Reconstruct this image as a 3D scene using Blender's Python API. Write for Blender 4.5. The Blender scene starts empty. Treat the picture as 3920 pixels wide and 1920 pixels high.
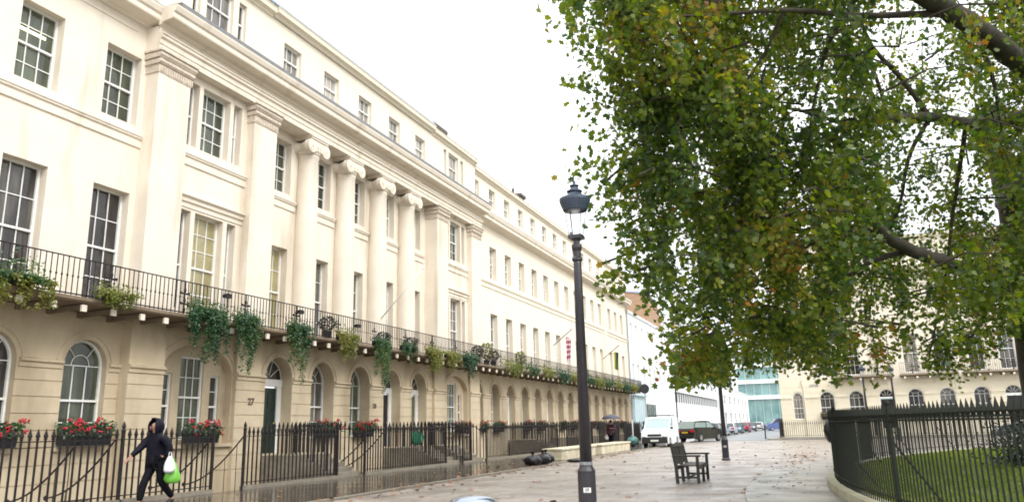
import bpy, bmesh, math, random
import numpy as np
from mathutils import Vector, Matrix
rad=math.radians
random.seed(7); rng=np.random.default_rng(11)
S=bpy.context.scene; COL=S.collection
# ------------------------------------------------------------------ camera
F,CX,CY,EYE=2924.,1960.,960.,1.4
az,pt,rl=rad(-21.32),rad(13.03),rad(1.342)
FW=Vector((math.sin(az)*math.cos(pt),math.cos(az)*math.cos(pt),math.sin(pt)))
R0=Vector((math.cos(az),-math.sin(az),0)); U0=R0.cross(FW)
RT=R0*math.cos(rl)-U0*math.sin(rl); UP=U0*math.cos(rl)+R0*math.sin(rl)
EY=Vector((0,0,EYE))
cam=bpy.data.cameras.new('camera'); co=bpy.data.objects.new('camera',cam); COL.objects.link(co)
cam.sensor_width=36; cam.lens=F/3920*36; cam.clip_start=.1; cam.clip_end=4000
M=Matrix.Identity(4)
for i in range(3): M[i][0]=RT[i]; M[i][1]=UP[i]; M[i][2]=-FW[i]; M[i][3]=EY[i]
co.matrix_world=M; S.camera=co
def ray(x,y): return (FW*F+RT*(x-CX)-UP*(y-CY)).normalized()
def at(x,y,d):                                  # point at forward distance d along a sight line
    r=ray(x,y); return EY+r*(d/r.dot(FW))
def onX(x,y,X): r=ray(x,y); return EY+r*(X/r.x)
def onY(x,y,Y): r=ray(x,y); return EY+r*(Y/r.y)
# ------------------------------------------------------------------ materials
def lk(nt,a,b): nt.links.new(a,b)
def mat(name,col,rough=.6,var=None,vscale=3.,bump=0.,bscale=20.,metal=0.,spec=.5,stretch=None,stain=None,ob=False,emit=None,coat=0.):
    m=bpy.data.materials.new(name); m.use_nodes=True; nt=m.node_tree; b=nt.nodes['Principled BSDF']
    b.inputs['Base Color'].default_value=(*col,1); b.inputs['Roughness'].default_value=rough
    b.inputs['Metallic'].default_value=metal; b.inputs['Specular IOR Level'].default_value=spec
    if coat: b.inputs['Coat Weight'].default_value=coat
    tc=nt.nodes.new('ShaderNodeTexCoord'); src=tc.outputs['Object']
    if ob:
        g=nt.nodes.new('ShaderNodeNewGeometry'); src=g.outputs['Position']
    if stretch:
        mp=nt.nodes.new('ShaderNodeMapping'); mp.inputs['Scale'].default_value=stretch; lk(nt,src,mp.inputs[0]); s2=mp.outputs[0]
    else: s2=src
    if var:
        n=nt.nodes.new('ShaderNodeTexNoise'); n.inputs['Scale'].default_value=vscale; n.inputs['Detail'].default_value=6; n.inputs['Roughness'].default_value=.65
        lk(nt,s2,n.inputs['Vector'])
        r=nt.nodes.new('ShaderNodeValToRGB'); r.color_ramp.elements[0].position=.32; r.color_ramp.elements[1].position=.68
        r.color_ramp.elements[0].color=(*var,1); r.color_ramp.elements[1].color=(*col,1)
        lk(nt,n.outputs['Fac'],r.inputs[0]); out=r.outputs[0]
        if stain:
            n2=nt.nodes.new('ShaderNodeTexNoise'); n2.inputs['Scale'].default_value=1.; n2.inputs['Detail'].default_value=7
            mp2=nt.nodes.new('ShaderNodeMapping'); mp2.inputs['Scale'].default_value=stain[1]; lk(nt,src,mp2.inputs[0]); lk(nt,mp2.outputs[0],n2.inputs['Vector'])
            r2=nt.nodes.new('ShaderNodeValToRGB'); r2.color_ramp.elements[0].position=stain[2]; r2.color_ramp.elements[1].position=stain[3]
            r2.color_ramp.elements[0].color=(0,0,0,1); r2.color_ramp.elements[1].color=(1,1,1,1); lk(nt,n2.outputs['Fac'],r2.inputs[0])
            mx=nt.nodes.new('ShaderNodeMix'); mx.data_type='RGBA'; lk(nt,r2.outputs[0],mx.inputs[0]); lk(nt,out,mx.inputs[6]); mx.inputs[7].default_value=(*stain[0],1); out=mx.outputs[2]
        lk(nt,out,b.inputs['Base Color'])
    if bump:
        n3=nt.nodes.new('ShaderNodeTexNoise'); n3.inputs['Scale'].default_value=bscale; n3.inputs['Detail'].default_value=5; lk(nt,s2,n3.inputs['Vector'])
        bp=nt.nodes.new('ShaderNodeBump'); bp.inputs['Strength'].default_value=bump; bp.inputs['Distance'].default_value=.02
        lk(nt,n3.outputs['Fac'],bp.inputs['Height']); lk(nt,bp.outputs[0],b.inputs['Normal'])
    if emit: b.inputs['Emission Color'].default_value=(*emit[0],1); b.inputs['Emission Strength'].default_value=emit[1]
    return m
STUC=mat("stucco cream",(.76,.69,.585),.75,var=(.69,.615,.51),vscale=.9,bump=.25,bscale=9,stain=((.50,.43,.33),(1.6,1.6,.22),.56,.80))
STUC2=mat('stucco cream ground floor',(.59,.495,.355),.75,var=(.51,.42,.29),vscale=1.4,bump=.3,bscale=10,stain=((.36,.285,.185),(.9,.9,.35),.47,.72))  # browner than upper stucco: under-balcony dimness put into base and stain colours
STUCW=mat('stucco pale',(.76,.69,.575),.75,var=(.71,.64,.52),vscale=.8,bump=.15,bscale=9)
SOFF=mat('balcony stone shaded',(.24,.185,.125),.85,var=(.14,.10,.065),vscale=2.2,bump=.4,bscale=14,stain=((.12,.10,.06),(1.2,1.2,1.2),.5,.72))  # underside shade put into the dark brown base, with noise stains over it
WHITE=mat('white painted wood',(.82,.82,.80),.4,var=(.74,.74,.71),vscale=4)
IRON=mat('black painted iron',(.012,.010,.012),.45,var=(.022,.018,.018),vscale=12,spec=.3)
IRONB=mat('balcony ironwork',(.014,.010,.012),.5,var=(.028,.018,.016),vscale=10,spec=.3)
LAMPB=mat('lamp post black paint',(.014,.013,.018),.33,var=(.024,.022,.028),vscale=6,bump=.12,bscale=40,coat=.2)
SLATE=mat('slate roof',(.34,.40,.50),.4,var=(.20,.24,.31),vscale=5,bump=.4,bscale=12)  # sky glare put into the base colour as a light blue
LEAD=mat('lead gutter',(.16,.165,.17),.6,var=(.10,.10,.10),vscale=3)
BRICK_C=mat('chimney brick',(.13,.105,.09),.9,var=(.08,.07,.065),vscale=6,bump=.4)
def glassmat(name,c0,c1,c2,rough=.03):
    m=mat(name,c0,rough); nt=m.node_tree; b=nt.nodes['Principled BSDF']
    oi=nt.nodes.new('ShaderNodeObjectInfo'); tc=nt.nodes.new('ShaderNodeTexCoord')
    n=nt.nodes.new('ShaderNodeTexNoise'); n.inputs['Scale'].default_value=1.1; n.inputs['Detail'].default_value=2
    mp=nt.nodes.new('ShaderNodeMapping'); mp.inputs['Scale'].default_value=(1,2.5,.5); va=nt.nodes.new('ShaderNodeVectorMath'); va.operation='MULTIPLY_ADD'
    va.inputs[1].default_value=(37,37,37); lk(nt,oi.outputs['Random'],va.inputs[0]); lk(nt,tc.outputs['Object'],va.inputs[2]); lk(nt,va.outputs[0],mp.inputs[0]); lk(nt,mp.outputs[0],n.inputs['Vector'])
    ad=nt.nodes.new('ShaderNodeMath'); ad.operation='MULTIPLY_ADD'; lk(nt,oi.outputs['Random'],ad.inputs[0]); ad.inputs[1].default_value=.35; lk(nt,n.outputs['Fac'],ad.inputs[2])
    r=nt.nodes.new('ShaderNodeValToRGB'); e=r.color_ramp.elements; e[0].position=.38; e[0].color=(*c0,1); e[1].position=.95; e[1].color=(*c2,1); k=e.new(.66); k.color=(*c1,1)
    lk(nt,ad.outputs[0],r.inputs[0]); lk(nt,r.outputs[0],b.inputs['Base Color'])
    w=nt.nodes.new('ShaderNodeTexNoise'); w.inputs['Scale'].default_value=2.3; lk(nt,tc.outputs['Object'],w.inputs['Vector'])
    bp=nt.nodes.new('ShaderNodeBump'); bp.inputs['Strength'].default_value=.3; bp.inputs['Distance'].default_value=.05; lk(nt,w.outputs['Fac'],bp.inputs['Height']); lk(nt,bp.outputs[0],b.inputs['Normal'])
    return m
GLASS=glassmat('window glass',(.014,.011,.012),(.04,.036,.034),(.14,.135,.115))
GLASSG=glassmat('window glass green',(.02,.024,.018),(.06,.07,.045),(.13,.15,.10))
GLASSF=glassmat('window glass with blinds',(.07,.065,.06),(.22,.20,.17),(.42,.38,.32),.12)
GLASSY=mat('lit window glass',(.33,.29,.15),.06,var=(.15,.135,.07),vscale=1.6,emit=((.70,.56,.26),.08))
GLASSC=mat('car glass',(.02,.025,.025),.04,spec=.8)
GLASSW=mat('van windscreen',(.30,.38,.39),.08,spec=.8)
TUBE=mat('fluorescent tube',(.9,.9,.6),.5,emit=((1.,.98,.55),1.3))
DOORG=mat('dark green door',(.008,.028,.022),.25,var=(.006,.02,.017)); DOORK=mat('black door',(.012,.010,.014),.25); DOORT=mat('olive door',(.13,.12,.07),.4); DOORB=mat('slate blue door',(.10,.11,.14),.35)
NUM=mat('black numerals',(.10,.08,.055),.5)
STONE=mat('kerb stone',(.27,.24,.19),.55,var=(.16,.14,.11),vscale=5,bump=.3)
STONEC=mat('cream low wall',(.66,.60,.46),.8,var=(.42,.37,.25),vscale=2.2,bump=.3)
RED=mat('geranium red',(.55,.02,.035),.6,var=(.40,.015,.03),vscale=9)
BARK=mat('plane bark',(.075,.062,.045),.9,var=(.035,.03,.022),vscale=3.5,bump=.6,bscale=9)
def leafmat(name,cols,trans=.35):
    m=bpy.data.materials.new(name); m.use_nodes=True; nt=m.node_tree; b=nt.nodes['Principled BSDF']; out=nt.nodes['Material Output']
    g=nt.nodes.new('ShaderNodeNewGeometry'); r=nt.nodes.new('ShaderNodeValToRGB'); e=r.color_ramp.elements; r.color_ramp.interpolation='LINEAR'
    while len(e)<len(cols): e.new(.5)
    for i,(p,c) in enumerate(cols): e[i].position=p; e[i].color=(*c,1)
    n=nt.nodes.new('ShaderNodeTexNoise'); n.inputs['Scale'].default_value=.55; n.inputs['Detail'].default_value=3; lk(nt,g.outputs['Position'],n.inputs['Vector'])
    a=nt.nodes.new('ShaderNodeMath'); a.operation='MULTIPLY_ADD'; lk(nt,n.outputs['Fac'],a.inputs[0]); a.inputs[1].default_value=1.3; a.inputs[2].default_value=-.43
    rs=nt.nodes.new('ShaderNodeMath'); rs.operation='MULTIPLY'; lk(nt,g.outputs['Random Per Island'],rs.inputs[0]); rs.inputs[1].default_value=.56
    a2=nt.nodes.new('ShaderNodeMath'); a2.operation='ADD'; a2.use_clamp=True; lk(nt,a.outputs[0],a2.inputs[0]); lk(nt,rs.outputs[0],a2.inputs[1])
    lk(nt,a2.outputs[0],r.inputs[0]); lk(nt,r.outputs[0],b.inputs['Base Color']); b.inputs['Roughness'].default_value=.42
    t=nt.nodes.new('ShaderNodeBsdfTranslucent'); hs=nt.nodes.new('ShaderNodeHueSaturation'); hs.inputs['Value'].default_value=1.9; hs.inputs['Saturation'].default_value=1.1; lk(nt,r.outputs[0],hs.inputs['Color']); lk(nt,hs.outputs[0],t.inputs['Color'])
    mx=nt.nodes.new('ShaderNodeMixShader'); mx.inputs[0].default_value=trans; lk(nt,b.outputs[0],mx.inputs[1]); lk(nt,t.outputs[0],mx.inputs[2]); lk(nt,mx.outputs[0],out.inputs[0])
    return m
PLANE=leafmat('plane tree leaves',[(0,(.019,.045,.017)),(.25,(.040,.080,.014)),(.50,(.088,.135,.015)),(.74,(.175,.21,.024)),(.90,(.26,.19,.03)),(1,(.27,.10,.03))],.48)
IVY=leafmat('trailing ivy leaves',[(0,(.010,.040,.018)),(.5,(.028,.085,.03)),(.85,(.09,.15,.03)),(1,(.16,.17,.04))],.25)
LIME=leafmat('yellow green trailing leaves',[(0,(.07,.10,.02)),(.5,(.14,.17,.03)),(.85,(.22,.20,.04)),(1,(.25,.13,.03))],.3)
GERL=leafmat('geranium leaves',[(0,(.012,.035,.014)),(.6,(.03,.08,.025)),(1,(.07,.12,.04))],.2)
GRASSM=leafmat('grass blades',[(0,(.07,.11,.010)),(.5,(.13,.18,.016)),(1,(.21,.23,.025))],.3)
DRYL=leafmat('fallen leaves',[(0,(.10,.045,.025)),(.5,(.20,.09,.04)),(.85,(.30,.13,.05)),(1,(.34,.25,.12))],.1)
# ------------------------------------------------------------------ mesh helpers
class MB:
    def __init__(s): s.v=[]; s.f=[]
    def q(s,*p):
        n=len(s.v); s.v+=[tuple(a) for a in p]; s.f.append(tuple(range(n,n+len(p))))
    def box(s,x0,x1,y0,y1,z0,z1):
        n=len(s.v); s.v+=[(x0,y0,z0),(x1,y0,z0),(x1,y1,z0),(x0,y1,z0),(x0,y0,z1),(x1,y0,z1),(x1,y1,z1),(x0,y1,z1)]
        s.f+=[tuple(n+i for i in t) for t in ((0,3,2,1),(4,5,6,7),(0,1,5,4),(1,2,6,5),(2,3,7,6),(3,0,4,7))]
    def prof(s,pts,y0,y1,ax=1):                  # closed profile (x,z) extruded along y
        n=len(s.v); k=len(pts)
        for yy in (y0,y1): s.v+=[((p[0],yy,p[1]) if ax==1 else (yy,p[0],p[1])) for p in pts]
        for i in range(k): j=(i+1)%k; s.f.append((n+i,n+j,n+k+j,n+k+i))
        s.f.append(tuple(n+i for i in range(k))[::-1]); s.f.append(tuple(n+k+i for i in range(k)))
    def tube(s,pts,rs,n=6,cap=True):
        pts=[Vector(p) for p in pts]; rs=rs if hasattr(rs,'__len__') else [rs]*len(pts); b=len(s.v); prev=None
        for i,p in enumerate(pts):
            d=(pts[min(i+1,len(pts)-1)]-pts[max(i-1,0)]).normalized()
            if prev is None: a=d.orthogonal().normalized()
            else: a=(prev-d*prev.dot(d)).normalized()
            prev=a; c=d.cross(a)
            for k in range(n): t=2*math.pi*k/n; s.v.append(tuple(p+(a*math.cos(t)+c*math.sin(t))*rs[i]))
        for i in range(len(pts)-1):
            for k in range(n): j=(k+1)%n; s.f.append((b+i*n+k,b+i*n+j,b+(i+1)*n+j,b+(i+1)*n+k))
        if cap: s.f.append(tuple(b+k for k in range(n))[::-1]); e=b+(len(pts)-1)*n; s.f.append(tuple(e+k for k in range(n)))
    def lathe(s,c,pr,n=16,rot=0):                 # pr = [(r,z)]
        b=len(s.v)
        for r,z in pr:
            for k in range(n): t=2*math.pi*k/n+rot; s.v.append((c[0]+r*math.cos(t),c[1]+r*math.sin(t),c[2]+z))
        for i in range(len(pr)-1):
            for k in range(n): j=(k+1)%n; s.f.append((b+i*n+k,b+i*n+j,b+(i+1)*n+j,b+(i+1)*n+k))
        s.f.append(tuple(b+k for k in range(n))[::-1]); e=b+(len(pr)-1)*n; s.f.append(tuple(e+k for k in range(n)))
    def ell(s,c,r,n=12,m=8):
        b=len(s.v)
        for i in range(m+1):
            ph=math.pi*i/m
            for k in range(n): t=2*math.pi*k/n; s.v.append((c[0]+r[0]*math.sin(ph)*math.cos(t),c[1]+r[1]*math.sin(ph)*math.sin(t),c[2]-r[2]*math.cos(ph)))
        for i in range(m):
            for k in range(n): j=(k+1)%n; s.f.append((b+i*n+k,b+i*n+j,b+(i+1)*n+j,b+(i+1)*n+k))
    def build(s,name,m,parent=None,smooth=False,bevel=0):
        me=bpy.data.meshes.new(name); me.from_pydata(s.v,[],s.f); me.update()
        if smooth: me.polygons.foreach_set('use_smooth',[True]*len(me.polygons))
        return ob(name,me,m,parent,bevel)
def ob(name,me,m,parent=None,bevel=0):
    o=bpy.data.objects.new(name,me); COL.objects.link(o)
    if m is not None and not me.materials: me.materials.append(m)
    if parent is not None: o.parent=parent
    if bevel: b=o.modifiers.new('bevel','BEVEL'); b.width=bevel; b.segments=2; b.limit_method='ANGLE'
    return o
def tag(o,label=None,cat=None,group=None,kind=None):
    if label: o['label']=label
    if cat: o['category']=cat
    if group: o['group']=group
    if kind: o['kind']=kind
    return o
def empty(name,loc=(0,0,0),rz=0,label=None,cat=None,group=None):
    o=bpy.data.objects.new(name,None); COL.objects.link(o); o.location=loc; o.rotation_euler=(0,0,rz); o.empty_display_size=.2
    return tag(o,label,cat,group)
def copy_tree(o,parent=None):
    c=o.copy(); COL.objects.link(c); c.parent=parent
    for ch in [x for x in COL.objects if x.parent==o]: copy_tree(ch,c)
    return c
def leaf_mesh(name,P,N,Sz,m,parent=None,shape='plane'):
    """many small leaf polygons: P centres, N normals, Sz sizes"""
    P=np.asarray(P,float); N=np.asarray(N,float); Sz=np.asarray(Sz,float); n=len(P)
    if shape=='plane': t=[(0,-.5),(.22,-.28),(.55,-.22),(.36,.02),(.46,.36),(.16,.26),(0,.58),(-.16,.26),(-.46,.36),(-.36,.02),(-.55,-.22),(-.22,-.28)]
    elif shape=='oval': t=[(0,-.5),(.3,-.15),(.25,.25),(0,.5),(-.25,.25),(-.3,-.15)]
    else: t=[(-.06,-.5),(.06,-.5),(0,.5)]
    t=np.array(t); k=len(t)
    N=N/np.linalg.norm(N,axis=1,keepdims=True); A=rng.normal(size=(n,3)); A-=N*(A*N).sum(1,keepdims=True); A/=np.linalg.norm(A,axis=1,keepdims=True); B=np.cross(N,A)
    bend=rng.uniform(-.25,.25,(n,1))
    V=P[:,None,:]+Sz[:,None,None]*(A[:,None,:]*t[None,:,0,None]+B[:,None,:]*t[None,:,1,None]+N[:,None,:]*(np.abs(t[None,:,0])*bend)[:,:,None])
    V=V.reshape(-1,3)
    me=bpy.data.meshes.new(name); me.vertices.add(n*k); me.vertices.foreach_set('co',V.ravel()); me.loops.add(n*k); me.loops.foreach_set('vertex_index',np.arange(n*k))
    me.polygons.add(n); me.polygons.foreach_set('loop_start',np.arange(n)*k); me.polygons.foreach_set('loop_total',np.full(n,k)); me.update(calc_edges=True); me.validate()
    return ob(name,me,m,parent)
def rnorm(n,up=.5):
    a=rng.normal(size=(n,3)); a[:,2]=np.abs(a[:,2])+up; return a
# ------------------------------------------------------------------ facade pieces (local frame: x outward, y along, z up)
def wall(mb,u0,u1,v0,v1,ops,x=0.,grooves=(),gd=.022):
    us={u0,u1}; vs={v0,v1}; gr=[]
    for o in ops:
        us|={o['u0'],o['u1']}; vs|={o['v0'],o['v1']}
        if o.get('rise'): vs.add(o['v1']+o['rise'])
    for g in grooves:
        if v0<g<v1: gr.append((g-.014,g+.014)); vs|={g-.014,g+.014}
    us=sorted(a for a in us if u0-1e-6<=a<=u1+1e-6); vs=sorted(a for a in vs if v0-1e-6<=a<=v1+1e-6)
    for i in range(len(us)-1):
        for j in range(len(vs)-1):
            a,b,c,d=us[i],us[i+1],vs[j],vs[j+1]
            if b-a<1e-5 or d-c<1e-5: continue
            mu,mv=(a+b)/2,(c+d)/2; skip=False
            for o in ops:
                if o['u0']<mu<o['u1'] and o['v0']<mv<o['v1']+o.get('rise',0): skip=True; break
            if skip: continue
            if any(g0-1e-6<=c and d<=g1+1e-6 for g0,g1 in gr):
                mb.q((x-gd,a,c),(x-gd,b,c),(x-gd,b,d),(x-gd,a,d)); mb.q((x,a,c),(x,b,c),(x-gd,b,c),(x-gd,a,c)); mb.q((x-gd,a,d),(x-gd,b,d),(x,b,d),(x,a,d))
            else: mb.q((x,a,c),(x,b,c),(x,b,d),(x,a,d))
    for o in ops:
        a,b,c,d=o['u0'],o['u1'],o['v0'],o['v1']; D=x-o.get('d',.2); r=o.get('rise',0)
        mb.q((x,a,c),(x,a,d),(D,a,d),(D,a,c)); mb.q((x,b,c),(D,b,c),(D,b,d),(x,b,d)); mb.q((x,a,c),(D,a,c),(D,b,c),(x,b,c))
        if not r: mb.q((x,a,d),(x,b,d),(D,b,d),(D,a,d))
        else:
            N=16; m=(a+b)/2; h=(b-a)/2; pts=[(m-h*math.cos(math.pi*i/N),d+r*math.sin(math.pi*i/N)) for i in range(N+1)]
            for i in range(N):
                p,q_=pts[i],pts[i+1]; mb.q((x,p[0],p[1]),(x,q_[0],q_[1]),(D,q_[0],q_[1]),(D,p[0],p[1]))
                cu=a if i<N/2 else b
                mb.q((x,p[0],p[1]),(x,cu,d+r),(x,q_[0],q_[1])) if i<N/2 else mb.q((x,p[0],p[1]),(x,cu,d+r),(x,q_[0],q_[1]))
_wc={}
def sash(w,h,cols,rt,rb,rise=0,blind=False):
    """window frame mesh + pane mesh; origin bottom centre, glass plane at x=0, frame proud"""
    key=(round(w,3),round(h,3),cols,rt,rb,rise)
    if key in _wc: return _wc[key]
    mb=MB(); H=w/2; t=.055
    mb.box(-.02,.06,-H,-H+t,0,h); mb.box(-.02,.06,H-t,H,0,h); mb.box(-.02,.08,-H+t,H-t,0,.07)
    mid=h*.5 if not rise else h*.56
    mb.box(.0,.075,-H+t,H-t,mid-.025,mid+.03)
    if not rise: mb.box(-.02,.06,-H+t,H-t,h-t,h)
    g=.012
    for i in range(1,cols):
        u=-H+t+(w-2*t)*i/cols; mb.box(.005,.032,u-g,u+g,.07,mid-.025); mb.box(.005,.032,u-g,u+g,mid+.03,(h-t) if not rise else h)
    for a,b,n in ((.07,mid-.025,rb),(mid+.03,h-t if not rise else h,rt)):
        for i in range(1,n): z=a+(b-a)*i/n; mb.box(.004,.030,-H+t,H-t,z-g,z+g)
    pm=MB(); pm.q((0,-H,0),(0,H,0),(0,H,h),(0,-H,h))
    if rise:
        N=16; o=[(-H*math.cos(math.pi*i/N),h+rise*math.sin(math.pi*i/N)) for i in range(N+1)]; k=1-t/H; i_=[(p[0]*k,h+(p[1]-h)*k) for p in o]
        for j in range(N):
            mb.q((.06,*o[j]),(.06,*o[j+1]),(.06,*i_[j+1]),(.06,*i_[j])); mb.q((.06,*i_[j]),(.06,*i_[j+1]),(0,*i_[j+1]),(0,*i_[j]))
            pm.q((0,0,h),(0,*o[j]),(0,*o[j+1]))
        rr=.42; arc=[(0.02,-H*rr*math.cos(math.pi*i/10),h+rise*rr*math.sin(math.pi*i/10)) for i in range(11)]; mb.tube(arc,g,4)
        for an in (36,72,108,144) if cols>3 else (50,130):
            a_=rad(an); mb.tube([(.02,-H*rr*math.cos(a_),h+rise*rr*math.sin(a_)),(.02,-H*.97*math.cos(a_),h+rise*.97*math.sin(a_))],g,4)
        mb.box(.004,.03,-H+t,H-t,h-g,h+g)
    fm=bpy.data.meshes.new('window'); fm.from_pydata(mb.v,[],mb.f); fm.materials.append(WHITE)
    gm=bpy.data.meshes.new('pane'); gm.from_pydata(pm.v,[],pm.f)
    _wc[key]=(fm,gm); return _wc[key]
_gm={}
def window(root,u,v,x,w,h,cols=3,rt=2,rb=2,rise=0,gm=None):
    fm,g=sash(w,h,cols,rt,rb,rise); gm=gm or GLASS
    o=ob('window',fm,None,root); o.location=(x,u,v)
    k=(g.name,gm.name)
    if k not in _gm: c=g.copy(); c.materials.append(gm); _gm[k]=c
    p=ob('pane',_gm[k],None,o); p.location=(.0,0,0)
    return o
def band(mb,u0,u1,prof,x=0): mb.prof([(x+a,b) for a,b in prof],u0,u1)
STRING=[(0,9.46),(.05,9.49),(.05,9.70),(.10,9.74),(.10,9.78),(.13,9.80),(.13,9.85),(0,9.90)]
CORN=[(0,13.22),(.08,13.24),(.12,13.30),(.52,13.36),(.54,13.40),(.54,13.54),(.60,13.58),(.66,13.72),(.66,13.76),(0,13.82)]
ACORN=[(0,0),(.06,.02),(.10,.10),(.24,.14),(.26,.28),(.30,.34),(0,.38)]
IMP=[(0,3.08),(.035,3.10),(.035,3.20),(.09,3.23),(.09,3.29),(0,3.32)]
ARCH=[(0,12.48),(.03,12.48),(.03,12.66),(.06,12.67),(.06,12.82),(.13,12.86),(.13,12.93),(.17,12.96),(.17,13.0),(0,13.03)]
def archring(mb,u,z,h,r,w=.09,x=0,p=.03):
    N=18
    for i in range(N):
        a,b=math.pi*i/N,math.pi*(i+1)/N
        P=[(u-(h+k)*math.cos(t),z+(r+k)*math.sin(t)) for t,k in ((a,.12),(b,.12),(b,.12+w),(a,.12+w))]
        mb.q(*[(x+p,*q_) for q_ in P]); mb.q((x,*P[3]),(x,*P[2]),(x+p,*P[2]),(x+p,*P[3])); mb.q((x+p,*P[0]),(x+p,*P[1]),(x,*P[1]),(x,*P[0]))
def moulded(mb,u0,u1,prof,x,ops=None): band(mb,u0,u1,prof,x)
def rustic_lines(mb,u0,u1,x,top=4.5): pass
GRV=[.35,.78,1.2,1.6,2.0,2.4,2.78]
def door(root,u,x,w,mt,z0=.75,z1=2.95,rise=.70,hw=.75,spring=3.25,name='door'):
    d=MB(); H=w/2; d.box(-.06,0,-H,H,0,z1-z0)
    for a,b in ((.12,.75),(.9,1.35),(1.5,2.05)):
        for s in (-1,1): c=s*w*.23; d.box(0,.018,c-w*.16,c+w*.16,a,b)
    o=d.build(name,mt,root); o.location=(x,u,z0)
    k=MB(); k.ell((.06,w*.36,1.0),(.035,.035,.035)); k.build('handle',mat('brass',(.6,.45,.18),.3,metal=1) if 'brass' not in bpy.data.materials else bpy.data.materials['brass'],o,True)
    f=MB(); f.box(-.08,.05,-hw,-H,0,z1-z0+.06); f.box(-.08,.05,H,hw,0,z1-z0+.06); f.box(-.10,.07,-hw,hw,z1-z0+.06,spring-z0)
    N=14
    for i in range(N):
        a,b=math.pi*i/N,math.pi*(i+1)/N; P=[(-q_*math.cos(t),spring-z0+q_/hw*rise*math.sin(t)) for t,q_ in ((a,hw),(b,hw),(b,hw*.92),(a,hw*.92))]
        f.q(*[(.03,*p) for p in P])
    for an in (36,72,108,144): t=rad(an); f.tube([(.02,-.15*math.cos(t),spring-z0+.14*math.sin(t)),(.02,-hw*.93*math.cos(t),spring-z0+rise*.93*math.sin(t))],.014,4)
    fo=f.build('door_frame',WHITE,root); fo.location=(x,u,z0)
    g=MB()
    for i in range(N):
        a,b=math.pi*i/N,math.pi*(i+1)/N; g.q((0,0,spring-z0),(0,-hw*math.cos(a),spring-z0+rise*math.sin(a)),(0,-hw*math.cos(b),spring-z0+rise*math.sin(b)))
    go=g.build('fanlight',GLASS,fo)
    return o
def palmette(mb,x,u,z0,z1):
    """cast ornament panel in the balcony rail"""
    h=z1-z0; mb.box(x-.012,x+.012,u-.014,u+.014,z0,z1)
    for f,w in ((.3,.13),(.62,.15)):
        zz=z0+h*f; mb.prof([(x-.015,zz-.02),(x+.015,zz-.02),(x+.015,zz+.03),(x-.015,zz+.03)],u-w,u+w)
        for s in (-1,1): mb.ell((x,u+s*w,zz+.02),(.022,.04,.045),6,5)
        mb.ell((x,u,zz+.1),(.022,.05,.09),6,5)
    mb.ell((x,u,z0+h*.12),(.022,.06,.07),6,5)
def balc_rail(root,u0,u1,x,z0=4.74,z1=5.60,step=.145,pal=2.5,pal0=0.9,name='balcony_railing'):
    b=MB(); n=int((u1-u0)/step)
    for i in range(n+1):
        u=u0+(u1-u0)*i/n; b.box(x-.009,x+.009,u-.009,u+.009,z0,z1); b.box(x-.016,x+.016,u-.016,u+.016,(z0+z1)/2-.02,(z0+z1)/2+.03)
    b.box(x-.02,x+.02,u0,u1,z1,z1+.025); b.box(x-.015,x+.015,u0,u1,z0+.02,z0+.05)
    o=b.build(name,IRONB,root); u=u0+pal0; pm=None
    while u<u1:
        if pm is None: p=MB(); palmette(p,0,0,0,z1-z0); k=p.build('ornament',IRONB,o); pm=k.data
        else: k=ob('ornament',pm,None,o)
        k.location=(x,u,z0); u+=pal
    return o
def balcony(root,u0,u1,xo,z=4.70,wx=0.,seed=0,step=.145,brk=.82):
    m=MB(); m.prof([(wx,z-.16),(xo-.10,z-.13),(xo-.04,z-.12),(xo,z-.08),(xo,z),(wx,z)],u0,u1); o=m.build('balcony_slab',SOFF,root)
    r=random.Random(seed); u=u0+.3; bm=None
    while u<u1-.1:
        if bm is None:
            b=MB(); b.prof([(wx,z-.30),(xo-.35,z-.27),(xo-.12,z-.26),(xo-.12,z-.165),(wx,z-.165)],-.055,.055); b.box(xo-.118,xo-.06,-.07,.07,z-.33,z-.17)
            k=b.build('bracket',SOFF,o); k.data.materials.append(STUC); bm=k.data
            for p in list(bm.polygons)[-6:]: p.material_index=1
        else: k=ob('bracket',bm,None,o)
        k.location=(0,u,0); u+=brk*r.uniform(.85,1.15)
    balc_rail(root,u0,u1,xo-.08,z+.02,z+.92,step)
    return o
def text_mesh(body,size,ext=.006):
    cu=bpy.data.curves.new('t','FONT'); cu.body=body; cu.size=size; cu.extrude=ext; cu.offset=size*.03; cu.align_x='CENTER'; cu.align_y='CENTER'
    o=bpy.data.objects.new('t',cu); COL.objects.link(o); dg=bpy.context.evaluated_depsgraph_get(); me=bpy.data.meshes.new_from_object(o.evaluated_get(dg)); bpy.data.objects.remove(o); me.materials.clear(); return me
def text(body,size,m,parent,loc,rot,name='numeral'):
    o=ob(name,text_mesh(body,size),m,parent); o.location=loc; o.rotation_euler=rot; return o
FX=-17.5
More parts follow.
